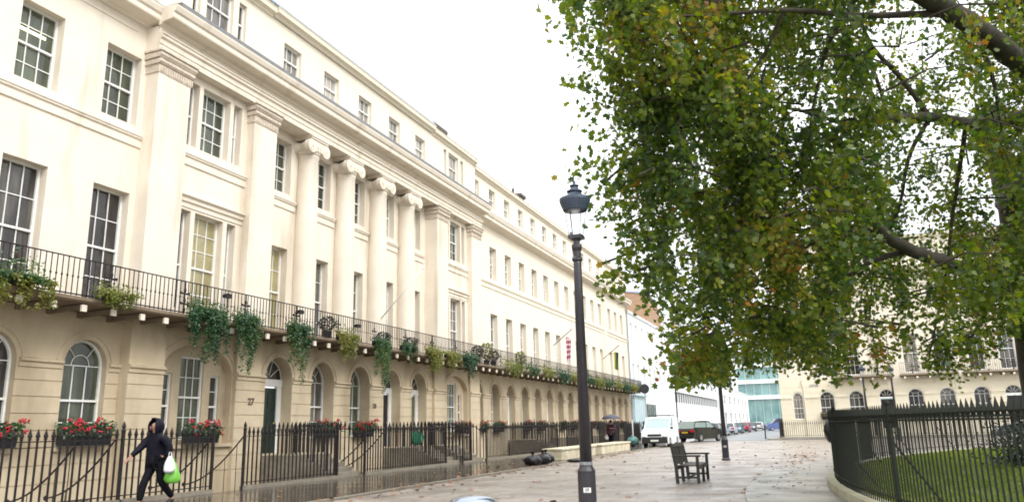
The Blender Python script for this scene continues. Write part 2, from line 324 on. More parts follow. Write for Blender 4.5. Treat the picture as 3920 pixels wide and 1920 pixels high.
# ================================================================== LEFT TERRACE
# ---- near house -----------------------------------------------------------
root=empty('terraced_house',(FX,0,0),0,'cream stucco house at the left edge, left of the first broad pilaster','house')
NW=[9.43,11.93,14.43]; UW=[9.68,12.18,14.68]; N0,N1=8.0,15.45
lo=[dict(u0=u-.63,u1=u+.63,v0=1.2,v1=3.22,rise=.66,d=.24) for u in NW]
lo+=[dict(u0=u-.5,u1=u+.5,v0=-1.6,v1=-.1,d=.15) for u in NW]
w=MB(); wall(w,N0,N1,-2.4,4.62,lo,0,GRV); 
for u in NW: archring(w,u,3.22,.63,.66)
for a,b in ((N0,9.43-.68),(9.43+.68,11.93-.68),(11.93+.68,14.43-.68),(14.43+.68,N1)): band(w,a,b,IMP)
for u in NW: w.box(0.003,.07,u-.75,u+.75,1.10,1.2)
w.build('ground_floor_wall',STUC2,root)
w=MB(); uo=[dict(u0=u-.585,u1=u+.585,v0=4.75,v1=8.08,d=.32) for u in UW]+[dict(u0=u-.585,u1=u+.585,v0=10.1,v1=12.2,d=.32) for u in UW]
wall(w,N0,N1,4.62,13.25,uo); band(w,N0,N1,STRING); band(w,N0,15.0,[(0,12.96),(.025,12.96),(.025,13.0),(0,13.03)]); w.build('upper_wall',STUC,root)
w=MB(); band(w,N0-.3,15.5,CORN); w.build('cornice',STUC,root)
w=MB(); w.prof([(.66,13.762),(.60,13.84),(0,13.86),(0,13.825)],N0-.3,15.4); w.build('gutter',LEAD,root)
w=MB(); ao=[dict(u0=u-.5,u1=u+.5,v0=14.5,v1=15.7,d=.2) for u in UW]; wall(w,N0,N1,13.82,16.35,ao,0); w.build('attic_wall',STUCW,root)
w=MB(); band(w,N0,N1,[(a,b+16.3) for a,b in ACORN]); w.build('attic_cornice',STUCW,root)
w=MB(); w.prof([(-.1,16.68),(-1.3,17.9),(-5,18.6),(-9,16.7)],N0,N1); w.build('roof',SLATE,root)
w=MB(); w.box(-9,-.6,N0,N0+.02,-2.4,16.6); w.box(-9,-8.9,N0+.03,N1,-2.4,16.6); w.build('side_wall',STUC,root)
for u in NW: window(root,u,1.2,-.24,1.26,2.02,3,1,2,.66,GLASSG if u>13 else GLASS); window(root,u,-1.6,-.15,1.0,1.5,3,1,1)
for i,u in enumerate(UW): window(root,u,4.75,-.32,1.17,3.33,3,2,2); wn=window(root,u,10.1,-.32,1.17,2.1,3,2,2,0,GLASSG); window(root,u,14.5,-.2,1.0,1.2,3,1,1,0,GLASSF)
t=MB(); t.box(-.318,-.30,11.66,12.5,11.51,11.585); t.build('strip_light',TUBE,root)
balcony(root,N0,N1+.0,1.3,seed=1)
# ---- columned pavilion ------------------------------------------------------
root=empty('columned_house',(FX,0,0),0,'cream pavilion of the terrace with four ionic columns between broad pilasters, doors 27 and 28','house')
PL=[(15.45,16.68),(19.62,20.80),(33.30,34.50),(37.45,38.68)]; WG=[(16.68,19.62,18.15),(34.50,37.45,35.97)]; BC=[21.97+2.56*i for i in range(5)]; CC=[23.26,25.82,28.38,30.94]
GC=[21.9,24.46,27.02,29.55,32.02]
gw,uw=MB(),MB()
# ground floor
for a,b,c in WG:
    wall(gw,a-.0,b,-2.4,4.62,[dict(u0=c-1.42,u1=c+1.42,v0=1.15,v1=3.22,rise=.85,d=.3)],.2,GRV)
    # screen with three lights inside the wide arch
    wall(gw,c-1.42,c+1.42,1.15,4.07,[dict(u0=c-.47,u1=c+.47,v0=1.3,v1=3.72,d=.12),dict(u0=c-1.17,u1=c-.77,v0=1.3,v1=3.2,d=.12),dict(u0=c+.77,u1=c+1.17,v0=1.3,v1=3.2,d=.12)],-.06)
    gw.box(.203,.30,c-1.5,c+1.5,1.05,1.15); archring(gw,c,3.22,1.42,.85,x=.2)
    band(gw,a,c-1.45,IMP,.2); band(gw,c+1.45,b,IMP,.2)
for a,b in PL: wall(gw,a,b,-2.4,4.62,[],.5 if 0 else .34,GRV); band(gw,a,b,IMP,.34); gw.box(-.05,.338,a,a+.004,-2.4,4.62); gw.box(-.05,.338,b-.004,b,-2.4,4.62); gw.box(-.05,.34,a,b,4.60,4.62)
ops=[]
for i,u in enumerate(GC): ops.append(dict(u0=u-.72,u1=u+.72,v0=(.75 if i in(0,3,4) else 1.2),v1=3.24,rise=.74,d=.55))
ops+=[dict(u0=u-.45,u1=u+.45,v0=-1.7,v1=-.2,d=.15) for u in (24.46,27.02)]
wall(gw,20.80,33.30,-2.4,4.62,ops,.2,GRV)
pr=20.80
for u in GC: band(gw,pr,u-.74,IMP,.2); pr=u+.74; archring(gw,u,3.24,.72,.74,x=.2)
band(gw,pr,33.30,IMP,.2)
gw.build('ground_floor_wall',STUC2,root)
# upper walls
for a,b,c in WG:
    o3=[dict(u0=c-.61,u1=c+.61,v0=10.13,v1=12.22,d=.3),dict(u0=c-1.17,u1=c-.78,v0=10.13,v1=12.22,d=.3),dict(u0=c+.78,u1=c+1.17,v0=10.13,v1=12.22,d=.3)]
    o3+=[dict(u0=q_['u0'],u1=q_['u1'],v0=4.75,v1=8.08,d=.3) for q_ in o3[:3]]
    wall(uw,a,b,4.62,12.6,o3,.2); band(uw,a,b,STRING,.2); band(uw,a,b,[(0,8.30),(.06,8.34),(.06,8.44),(.14,8.50),(.14,8.54),(0,8.58)],.2); band(uw,a,b,[(0,8.16),(.03,8.16),(.03,8.19),(0,8.19)],.2)
wall(uw,20.80,33.30,4.62,12.6,[dict(u0=u-.575,u1=u+.575,v0=z0,v1=z1,d=.34) for u in BC for z0,z1 in ((4.75,8.0),(10.08,12.12))],-.2)
for u in BC: band(uw,u-1.2 if u<22 else u-.86,u+.86,STRING,-.2)
uw.build('upper_wall',STUC,root)
# pilasters with capitals
for a,b in PL:
    xs=-.22 if 18<a<35 else -.05; p=MB(); p.box(xs,.5,a,b,4.62,12.479); p.box(xs,.53,a-.02,b+.02,4.7,5.0); o=p.build('pilaster',STUC,root)
    c=MB(); c.box(xs,.52,a-.03,b+.03,11.80,12.05)
    k=a+.05
    while k<b: c.box(.52,.545,k,k+.045,11.84,12.02); k+=.09
    c.prof([(xs,12.05),(.55,12.06),(.60,12.12),(.60,12.20),(xs,12.20)],a-.07,b+.07); c.prof([(xs,12.22),(.58,12.24),(.64,12.32),(.64,12.40),(xs,12.40)],a-.10,b+.10); c.box(xs,.68,a-.13,b+.13,12.42,12.476)
    c.build('capital',mat('weathered stucco',(.66,.58,.48),.85,var=(.45,.38,.30),vscale=7,bump=.3) if 'weathered stucco' not in bpy.data.materials else bpy.data.materials['weathered stucco'],o)
# ionic columns
cm=MB(); cm.lathe((0,0,0),[(.50,4.62),(.50,4.9),(.44,4.95),(.43,5.2),(.425,8),(.395,10.5),(.375,11.68),(.40,11.72),(.40,11.78)],28); colm=None
cap=MB(); cap.lathe((0,0,11.78),[(.38,0),(.43,.04),(.45,.12),(.47,.22),(.42,.34)],24)
for sx in (-1,1):
    for sy in (-1,1):
        n=18; cy,cz=sy*.43,12.06
        for rr,xx in ((.265,0),(.235,-.02),(.19,.015),(.14,-.01),(.09,.03),(.045,.055)):
            ring=[(cy+rr*math.cos(2*math.pi*i/n),cz+rr*math.sin(2*math.pi*i/n)) for i in range(n)]
            x0,x1=(.30,.50+xx) if sx>0 else (-.50-xx,-.30); cap.prof(ring,x0,x1,0)
for sy in (-1,1): cap.tube([(-.34,sy*.43,12.06),(0,sy*.43,12.06),(.34,sy*.43,12.06)],[.25,.15,.25],16)
for sx in (-1,1): cap.prof([(-.42,12.16),(-.3,12.10),(0,12.04),(.3,12.10),(.42,12.16),(.42,12.32),(-.42,12.32)],*((.3,.49) if sx>0 else (-.49,-.3)),0)
cap.box(-.47,.53,-.52,.52,12.33,12.40); cap.box(-.50,.56,-.56,.56,12.405,12.478)
for sx in (-.46,.46):
    for k in (-.16,0,.16): cap.ell((sx,k,11.98),(.05,.07,.09),8,6)
cobj=None
for u in CC:
    if cobj is None: cobj=cm.build('column',STUC,root,True); cobj.location=(.05,u,0); co2=cap.build('capital',STUC,cobj)
    else: c=cobj.copy(); COL.objects.link(c); c.location=(.05,u,0); d=co2.copy(); COL.objects.link(d); d.parent=c
w=MB(); band(w,15.35,38.78,ARCH,.5); wall(w,15.35,38.78,13.0,13.25,[],.5); w.box(-.2,.49,15.36,38.77,12.482,13.24); w.build('entablature',STUC,root)
w=MB(); band(w,15.30,38.83,CORN,.5); w.build('cornice',STUC,root)
w=MB(); w.prof([(1.16,13.765),(1.12,13.93),(.62,13.96),(.3,13.83)],15.5,38.7); w.build('gutter',LEAD,root)
aw=MB(); aop=[]
for a,b,c in WG:
    aop+=[dict(u0=c-.2-.56,u1=c-.2+.66,v0=14.5,v1=16.02,d=.2),dict(u0=c-1.35,u1=c-1.02,v0=14.5,v1=16.02,d=.2),dict(u0=c+.72,u1=c+1.10,v0=14.5,v1=16.02,d=.2)]
AC=[21.85+2.54*i for i in range(5)]
aop+=[dict(u0=u-.52,u1=u+.52,v0=14.5,v1=15.7,d=.2) for u in AC]
wall(aw,15.45,38.68,13.82,16.38,aop,.2); aw.box(-9,.2,15.45,15.46,13.8,16.4)
aw.box(.205,.28,20.7,33.2,16.0,16.36) if 0 else None
aw.build('attic_wall',STUCW,root)
w=MB(); band(w,20.6,33.2,[(a,b+16.36) for a,b in ACORN],.24); band(w,15.45,20.55,[(a,b+16.30) for a,b in ACORN],.2); band(w,33.25,38.68,[(a,b+16.30) for a,b in ACORN],.2); w.build('attic_cornice',STUCW,root)
w=MB(); w.prof([(.46,16.745),(.46,16.80),(.02,17.42),(-.1,17.45),(-5,18.3),(-9,16.7)],15.5,33.2); w.prof([(.1,16.69),(-1.3,17.3),(-5,17.9),(-9,16.7)],33.22,38.68); w.build('roof',SLATE,root)
w=MB(); w.box(-2.9,-1.5,36.3,38.3,15.8,18.4); w.box(-3.0,-1.4,36.2,38.4,18.4,18.62)
for k in range(4): w.lathe((-2.2,36.6+k*.47,18.62),[(.13,0),(.10,.3),(.12,.34)],8)
w.build('chimney',BRICK_C,root)
for a,b,c in WG:
    near=c<20
    gl=GLASSG if near else GLASSF
    window(root,c,1.3,-.18,.94,2.42,3,2,2,0,GLASSG)
    for s in (-1,1): window(root,c+s*.97,1.3,-.18,.40,1.9,1,2,2)
    for z0,z1,rt,rb,g in ((10.13,12.22,2,2,GLASSG),(4.75,8.08,3,2,GLASSY if near else GLASSF)):
        window(root,c,z0,-.1,1.22,z1-z0,3,rt,rb,0,g)
        for s in (-1,1): window(root,c+s*.975,z0,-.1,.39,z1-z0,1,1,1)
    window(root,c-.15,14.5,0,1.22,1.52,3,1,1,0,GLASSF); window(root,c-1.185,14.5,0,.33,1.52,1,1,1); window(root,c+.91,14.5,0,.38,1.52,1,1,1)
for i,u in enumerate(BC):
    window(root,u,4.75,-.54,1.15,3.25,3,2,2,0,GLASSY if i==0 else (GLASS if i%2 else GLASSG)); window(root,u,10.08,-.54,1.15,2.04,3,2,2,0,GLASSG if i!=2 else GLASS)
for u in AC: window(root,u,14.5,0,1.04,1.2,3,1,1,0,GLASSF)
door(root,21.9,-.30,.98,DOORG,hw=.72); door(root,29.55,-.30,.95,DOORK,hw=.72); door(root,32.02,-.30,.9,DOORT,hw=.72)
for u in (24.46,27.02): window(root,u,1.2,-.34,1.42,2.04,3,1,2,.72,GLASSF if u<25 else GLASSG)
for u in (24.46,27.02): window(root,u,-1.7,.05,.9,1.5,3,1,1)
text('27',.30,NUM,root,(.212,20.5+.0,2.42),(rad(90),0,rad(90)),'house_number').location=(.352,20.35,2.42)
text('28',.27,NUM,root,(.212,28.12,2.42),(rad(90),0,rad(90)),'house_number')
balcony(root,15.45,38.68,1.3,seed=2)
# ---- far range ----------------------------------------------------------------
root=empty('terraced_range',(FX,0,0),0,'long plain cream range of the terrace running away beyond the columned pavilion','house')
R0_,R1_=38.68,76.2; RW=[39.2+2.442*i for i in range(12)]+[69.4,71.8,74.2]
doors=[i for i in range(len(RW)) if i%3==2]
lo=[dict(u0=u-.66,u1=u+.66,v0=(.7 if i in doors else 1.2),v1=3.24,rise=.7,d=.5) for i,u in enumerate(RW)]
w=MB(); wall(w,R0_,R1_,-2.4,4.62,lo,0,GRV); pr=R0_
for u in RW: band(w,pr,max(pr+.01,u-.68),IMP); pr=u+.68; archring(w,u,3.24,.66,.7)
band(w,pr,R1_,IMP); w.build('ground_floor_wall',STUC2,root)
w=MB(); fo=[dict(u0=u-.54,u1=u+.54,v0=z0,v1=z1,d=.32) for u in RW for z0,z1 in ((4.75,8.0),(10.1,12.05))]
wall(w,R0_,R1_,4.62,13.25,fo); band(w,R0_,R1_,STRING); w.box(.0,.12,67.0,67.9,4.7,13.2); w.build('upper_wall',STUCW,root)
w=MB(); band(w,R0_,R1_+.4,CORN); w.build('cornice',STUC,root)
w=MB(); w.prof([(.66,13.762),(.60,13.86),(.1,13.88),(.1,13.825)],R0_+.2,R1_+.3); w.build('gutter',LEAD,root)
w=MB(); wall(w,R0_,R1_,13.82,16.1,[dict(u0=u-.47,u1=u+.47,v0=14.5,v1=15.7,d=.2) for u in RW],0); w.box(-9,-.25,R1_-.01,R1_,-2,16.2); w.build('attic_wall',STUCW,root)
w=MB(); band(w,R0_,R1_,[(a,b+16.02) for a,b in ACORN]); w.build('attic_cornice',STUCW,root)
w=MB(); w.prof([(-.1,16.41),(-1.5,16.6),(-5,17.2),(-9,16.2)],R0_,R1_); w.build('roof',SLATE,root)
for Y in (50.2,64.5):
    w=MB(); w.box(-2.6,-1.2,Y-.4,Y+.5,16.5,17.9); w.box(-2.7,-1.1,Y-.5,Y+.6,17.8,18.0); w.lathe((-1.9,Y,18.0),[(.13,0),(.1,.5),(.12,.55)],8); w.build('chimney',BRICK_C,root)
for i,u in enumerate(RW):
    window(root,u,4.75,-.32,1.08,3.25,3,2,2,0,GLASSF); window(root,u,10.1,-.32,1.08,1.95,3,2,2,0,GLASSF); window(root,u,14.5,-.2,.94,1.2,3,1,1,0,GLASSF)
    if i in doors: door(root,u,-.45,.85,[DOORK,DOORB,DOORK,DOORG][doors.index(i)%4],.7,2.92,.68,.66)
    else: window(root,u,1.2,-.5,1.3,2.04,3,1,2,.68,GLASSF if i%2 else GLASSG)
balcony(root,R0_,R1_,1.3,seed=3,brk=1.0)
p=MB(); p.tube([(.09,R1_+.25,0),(.09,R1_+.25,13.2)],.06,8); p.build('downpipe',mat('downpipe grey',(.35,.38,.38),.5),root)
# ================================================================== RIGHT TERRACE (faces the camera)
RX,RY,RZ=-3.12,70.5,.1
root=empty('square_end_house',(RX,RY,RZ),rad(-90),'cream terrace across the square behind the plane tree, facing the camera','house')
RC=[3.12+c for c in (-1.72,.60,2.85,5.15,7.28,9.55,11.95,14.1,16.5,19,21.5,24,26.5,29,31.5,34)]; L1=38.
dr=[3,7,11,15]
lo=[dict(u0=u-.58,u1=u+.58,v0=(.6 if i in dr else 1.45),v1=3.1,rise=.6,d=.22) for i,u in enumerate(RC)]; lo[0]['u0']+=.15; lo[0]['u1']-=.15
w=MB(); wall(w,0,L1,-2.,4.7,lo,0,[.5,.95,1.4,1.85,2.3,2.75,3.62,4.1]); pr=0
for o in lo: band(w,pr,o['u0']-.02,IMP); pr=o['u1']+.02; archring(w,(o['u0']+o['u1'])/2,3.1,(o['u1']-o['u0'])/2,.6,.08)
band(w,pr,L1,IMP); w.q((0,0,-2),(0,0,4.7),(-12,0,4.7),(-12,0,-2)); w.build('ground_floor_wall',mat('stucco warm cream',(.78,.71,.56),.75,var=(.72,.65,.50),vscale=1.1,stain=((.52,.45,.32),(.9,.9,.5),.58,.8)),root)
w=MB(); wall(w,0,L1,4.7,13.3,[dict(u0=u-.55,u1=u+.55,v0=z0,v1=z1,d=.2) for u in RC[1:] for z0,z1 in ((4.95,8.1),(10.1,12.1))]); band(w,0,L1,STRING)
w.q((0,0,4.7),(0,0,16.2),(-12,0,16.2),(-12,0,4.7))
for a in (8.3,20.2): w.box(.0,.25,a-.42,a+.42,4.7,12.5)
w.build('upper_wall',STUCW,root)
w=MB(); band(w,-.5,L1,CORN); w.build('cornice',STUCW,root)
w=MB(); wall(w,0,L1,13.82,16.1,[dict(u0=u-.47,u1=u+.47,v0=14.4,v1=15.6,d=.2) for u in RC[1:]],0); band(w,-.2,L1,[(a,b+16.02) for a,b in ACORN]); w.build('attic_wall',STUCW,root)
w=MB(); w.prof([(-.1,16.41),(-1.5,16.9),(-6,17.2),(-12,16.2)],0,L1); w.build('roof',SLATE,root)
for i,u in enumerate(RC):
    ww=1.16 if i else .86
    if i in dr: door(root,u,-.2,.98,DOORK,.6,2.9,.6,.58,3.1)
    else: window(root,u,1.45,-.2,ww,1.65,3,1,2,.58,GLASS if i else GLASSF)
    if i: window(root,u,4.95,-.2,1.1,3.15,3,2,2,0,GLASS if i!=4 else GLASSF); window(root,u,10.1,-.2,1.1,2.0,3,2,2,0,GLASS); window(root,u,14.4,-.2,.94,1.2,3,1,1,0,GLASS)
for a,b,k in ((4.4,8.9,5),(9.4,13.5,6),(13.9,26,7)):
    balcony(root,a,b,.95,4.80,seed=k)
p=MB(); p.tube([(.08,1.95,.2),(.08,1.95,4.15),(.08,1.86,4.35),(.08,1.86,4.7)],.05,8); p.build('downpipe',STUC,root)
p=MB(); p.box(0,.03,2.45,3.15,4.15,4.33); p.build('street_name_plate',mat('grey name plate',(.22,.21,.2),.5,var=(.5,.48,.45),vscale=9),root)
# ================================================================== FAR STREET BUILDINGS
def plain_building(name,label,X,Y0,Y1,z0,z1,wm,wins,face='x',gm=GLASSF,roof=SLATE,depth=8,parts=()):
    r=empty(name,(X,Y0,0),0 if face=='x' else rad(-90),label,'building'); L=Y1-Y0; m=MB()
    ops=[dict(u0=a,u1=b,v0=c,v1=d,d=.2) for a,b,c,d in wins]; wall(m,0,L,z0,z1,ops); m.q((0,0,z0),(0,0,z1),(-depth,0,z1),(-depth,0,z0)); m.q((0,L,z0),(0,L,z1),(-depth,L,z1),(-depth,L,z0)); m.build('wall',wm,r)
    m=MB(); band(m,0,L,[(0,z1-.3),(.12,z1-.25),(.2,z1-.05),(.2,z1),(-depth,z1+.1),(-depth,z1)]); m.build('parapet',wm,r)
    for a,b,c,d in wins: window(r,(a+b)/2,c,-.19,b-a,d-c,3,1,1,0,gm)
    return r
BLU=mat('pale blue shopfront',(.60,.74,.78),.5,var=(.5,.64,.68),vscale=2); WHT=mat('white render',(.82,.83,.84),.7,var=(.76,.77,.78),vscale=1)
r=plain_building('white_building','narrow white rendered building just beyond the terrace with pale blue shopfront',FX,76.75,101.9,-.1,12.9,WHT,[(a,a+.95,c,d) for a in (1.3,3.6,6.6,9.6,12.3,15.2,18.2,21.4) for c,d in ((5.0,7.6),(9.6,11.8))])
m=MB(); m.box(0,.22,.2,6.0,0,4.3); m.box(0,.5,0,6.2,4.3,4.5)
for k in range(6): m.box(.22,.26,.3+k*1.0,.4+k*1.0,.2,4.1)
m.build('shopfront',BLU,r)
m=MB(); m.box(.0,.15,7,11.5,.1,3.6); m.build('shop_window',GLASSF,r)
r=empty('brick_building',(FX-1.2,93,0),0,'taller brown brick building with a blank gable rising behind the white building','building')
BR=mat('brown brick',(.36,.23,.14),.85,var=(.27,.165,.10),vscale=2,bump=.3)
m=MB(); m.box(-9,0,0,8.5,0,16.2); m.prof([(-9,16.2),(0,16.2),(-.3,17.2),(-8,18.6)],0,8.5); m.build('wall',BR,r)
m=MB(); m.box(-9.1,.15,-.1,8.6,18.62,18.8) if 0 else m.prof([(-8.2,18.62),(-.2,17.22),(-.1,17.4),(-8.2,18.82)],-.1,8.6); m.build('roof',SLATE,r)
r=empty('louvred_building',(FX,102,0),0,'white modern building with a dark louvred band above tall slit windows further up the street','building')
m=MB(); m.box(-8,0,0,46,5.6,15); m.box(-8,-.3,0,46,0,4.2); m.box(-8,-.35,0,46,4.2,5.6)
for k in range(58): m.box(-.3,.0,k*.8,k*.8+.35,0,4.2)
for k in range(24): m.box(-.299,-.27,k*1.9,k*1.9+.5,4.205,5.595)
m.build('wall',WHT,r)
m=MB(); m.box(-.34,-.3,0,46,4.2,5.6); m.build('louvre_band',mat('dark louvre',(.06,.06,.065),.5),r)
for k in range(8): m=MB(); m.box(0,.02,3+k*5.6,4.6+k*5.6,7,8.2); m.build('window',GLASS,r)
r=plain_building('small_white_building','small white two storey building with square windows past the louvred building',FX+.6,149,205,-.1,8.2,WHT,[(a,a+4,c,d) for a in (3,12,21,30,39,48) for c,d in ((.8,3.4),(5.0,6.6))],gm=GLASS)
r=empty('glass_office',(-20,215,0),rad(-90),'green glass office block with white floor bands closing the end of the street','building')
m=MB(); m.box(-10,0,0,42,0,22); m.build('glass_wall',mat('green curtain glass',(.10,.22,.22),.12,var=(.26,.42,.40),vscale=.35,spec=.8),r)
m=MB()
for z in (7.3,11.4,15.6,19.8): m.box(0,.6,-.5,42.5,z,z+1.0)
m.build('floor_band',mat('white floor band',(.85,.88,.88),.5),r)
m=MB()
for k in range(22): m.box(.0,.15,k*2.,k*2+.12,0,22.1)
m.build('mullion',mat('aluminium',(.5,.58,.58),.4,metal=.3),r)
# ================================================================== GROUND
def sheet(name,quads,m,z): 
    b=MB()
    for q_ in quads: b.q(*[(x,y,z) for x,y in q_])
    return tag(b.build(name,m),kind='structure')
def rect(x0,x1,y0,y1): return [(x0,y0),(x1,y0),(x1,y1),(x0,y1)]
def paving(name,c1,c2,c3,bw,bh,rough,rv,mort=.006,mc=(.10,.09,.085)):
    m=mat(name,c1,rough); nt=m.node_tree; b=nt.nodes['Principled BSDF']; g=nt.nodes.new('ShaderNodeNewGeometry')
    br=nt.nodes.new('ShaderNodeTexBrick'); br.inputs['Scale'].default_value=1; br.inputs['Brick Width'].default_value=bw; br.inputs['Row Height'].default_value=bh; br.inputs['Mortar Size'].default_value=mort
    br.inputs['Color1'].default_value=(*c1,1); br.inputs['Color2'].default_value=(*c2,1); br.inputs['Mortar'].default_value=(*mc,1); br.inputs['Bias'].default_value=-.2
    lk(nt,g.outputs['Position'],br.inputs['Vector'])
    n=nt.nodes.new('ShaderNodeTexNoise'); n.inputs['Scale'].default_value=.6; n.inputs['Detail'].default_value=8; n.inputs['Roughness'].default_value=.7; lk(nt,g.outputs['Position'],n.inputs['Vector'])
    r=nt.nodes.new('ShaderNodeValToRGB'); r.color_ramp.elements[0].position=.40; r.color_ramp.elements[1].position=.62; lk(nt,n.outputs['Fac'],r.inputs[0])
    mx=nt.nodes.new('ShaderNodeMix'); mx.data_type='RGBA'; ml=nt.nodes.new('ShaderNodeMath'); ml.operation='MULTIPLY'; ml.inputs[1].default_value=.75; lk(nt,r.outputs[0],ml.inputs[0]); lk(nt,ml.outputs[0],mx.inputs[0]); lk(nt,br.outputs['Color'],mx.inputs[6]); mx.inputs[7].default_value=(*c3,1); lk(nt,mx.outputs[2],b.inputs['Base Color'])
    rr=nt.nodes.new('ShaderNodeMapRange'); rr.inputs['From Min'].default_value=.35; rr.inputs['From Max'].default_value=.65; rr.inputs['To Min'].default_value=rough; rr.inputs['To Max'].default_value=rv
    n2=nt.nodes.new('ShaderNodeTexNoise'); n2.inputs['Scale'].default_value=.9; n2.inputs['Detail'].default_value=5; lk(nt,g.outputs['Position'],n2.inputs['Vector']); lk(nt,n2.outputs['Fac'],rr.inputs[0]); lk(nt,rr.outputs[0],b.inputs['Roughness'])
    bp=nt.nodes.new('ShaderNodeBump'); bp.inputs['Strength'].default_value=.35; bp.inputs['Distance'].default_value=.008
    n3=nt.nodes.new('ShaderNodeTexNoise'); n3.inputs['Scale'].default_value=14; n3.inputs['Detail'].default_value=4; lk(nt,g.outputs['Position'],n3.inputs['Vector'])
    ad=nt.nodes.new('ShaderNodeMath'); ad.operation='MULTIPLY_ADD'; lk(nt,br.outputs['Fac'],ad.inputs[0]); ad.inputs[1].default_value=-.9; lk(nt,n3.outputs['Fac'],ad.inputs[2]); lk(nt,ad.outputs[0],bp.inputs['Height']); lk(nt,bp.outputs[0],b.inputs['Normal'])
    return m
PIAZZA=paving('wet paving pinkish',(.36,.315,.27),(.27,.23,.195),(.145,.12,.10),.9,.42,.30,.6,mort=.014,mc=(.09,.075,.065))
PAVE=paving('wet york stone pavement',(.10,.085,.065),(.075,.065,.05),(.05,.04,.03),.9,.62,.06,.20)
FLAG=paving('pale flagstones',(.30,.285,.25),(.24,.23,.20),(.19,.18,.155),1.0,.7,.3,.55)
ROADM=mat('wet asphalt road',(.16,.165,.17),.32,var=(.12,.12,.125),vscale=2,bump=.2,bscale=30)
sheet('ground',[rect(-1500,-17.62,-300,1800),rect(-10.0,1500,-300,1800),rect(-17.62,-10.0,76.5,1800),rect(-17.62,-10.0,-300,7.6)],mat('earth ground',(.20,.19,.17),.8,var=(.15,.14,.12)),-.13)
sheet('square_paving',[rect(-10.05,60,-20,66.9)],PIAZZA,-.04)
sheet('road',[rect(-12.2,-4.3,67.2,400)],ROADM,-.028)
b=MB(); b.box(-14.34,-10.15,-12,76.5,-.4,0); tag(b.build('pavement',PAVE),kind='structure')
b=MB(); b.box(-10.148,-9.98,-12,400,-.4,.008); b.box(-12.4,-12.22,76.6,400,-.4,.012) if 0 else None; b.build('kerb',STONE)['kind']='structure'
b=MB(); b.box(-17.5,-12.22,76.6,400,-.4,.02); b.box(-4.3,60,67.0,74,-.4,.10); b.box(-4.3,-3.4,74.01,300,-.4,.10); tag(b.build('far_pavement',FLAG),kind='structure')
b=MB(); b.box(-17.6,-14.3,7.6,76.4,-2.6,-2.4); b.box(-14.5,-14.34,7.6,76.4,-2.39,-.02); tag(b.build('basement_area',mat('basement paving',(.30,.26,.2),.7,var=(.2,.17,.12))),kind='structure')
# garden (circle)
GCX,GCY,GR=33.15,20.,33.
def arcp(r,t): return (GCX+r*math.cos(t),GCY+r*math.sin(t))
T0,T1=rad(122),rad(238)
def ringmesh(r0,r1,z0,z1,n=220,t0=0,t1=2*math.pi):
    b=MB()
    for i in range(n):
        a,c=t0+(t1-t0)*i/n,t0+(t1-t0)*(i+1)/n; p=[arcp(r0,a),arcp(r1,a),arcp(r1,c),arcp(r0,c)]
        b.q(*[(x,y,z1) for x,y in p]); b.q((*p[1],z0),(*p[2],z0),(*p[2],z1),(*p[1],z1)); b.q((*p[3],z0),(*p[0],z0),(*p[0],z1),(*p[3],z1))
    return b
b=ringmesh(33.19,34.9,-.05,-.012); tag(b.build('path',FLAG),kind='structure')
b=ringmesh(32.85,33.18,-.1,.14); tag(b.build('garden_kerb',mat('garden kerb stone',(.50,.48,.36),.7,var=(.36,.34,.22),vscale=3,bump=.3)),'curved pale stone kerb carrying the garden railing','kerb')
b=MB(); b.q(*[(*arcp(32.84,2*math.pi*i/160),.02) for i in range(160)]); tag(b.build('lawn',mat('lawn soil green',(.05,.085,.015),.9,var=(.035,.06,.012),vscale=4)),kind='structure')
# grass
n=90000; rr=rng.uniform(0,1,n)**.5; tt=rng.uniform(rad(118),rad(215),n); r_=32.8-rng.uniform(0,1,n)**1.6*16
P=np.stack([GCX+r_*np.cos(tt),GCY+r_*np.sin(tt),np.full(n,.06)],1); N=rng.normal(size=(n,3)); N[:,2]*=.25
tag(leaf_mesh('grass',P,N,rng.uniform(.10,.20,n),GRASSM,shape='blade'),kind='stuff',label='mown green grass inside the curved garden railing')
# fallen leaves
n=800; P=np.stack([rng.uniform(-14,1.5,n),4+rng.uniform(0,1,n)**1.3*58,np.full(n,-.03)],1); P[P[:,0]<-10.1,2]=.012
k=260; P[:k,0]=-9.8+rng.normal(size=k)*.35; P[:k,1]=rng.uniform(10,45,k); P[:k,2]=np.where(P[:k,0]<-9.98,.014,-.03); keep=~((P[:,0]>-.6)&(P[:,1]<40)&(P[:,1]>3)); P=P[keep]; n=len(P)
k2=260; Pc=np.stack([rng.normal(-.9,.45,k2),rng.uniform(17,40,k2),np.full(k2,-.03)],1); P=np.concatenate([P,Pc]); n=len(P)
N=rng.normal(size=(n,3))*.18; N[:,2]=1
tag(leaf_mesh('fallen_leaves',P+[0,0,.012],N,rng.uniform(.07,.17,n),DRYL),kind='stuff',label='brown and orange fallen leaves scattered over the wet paving')
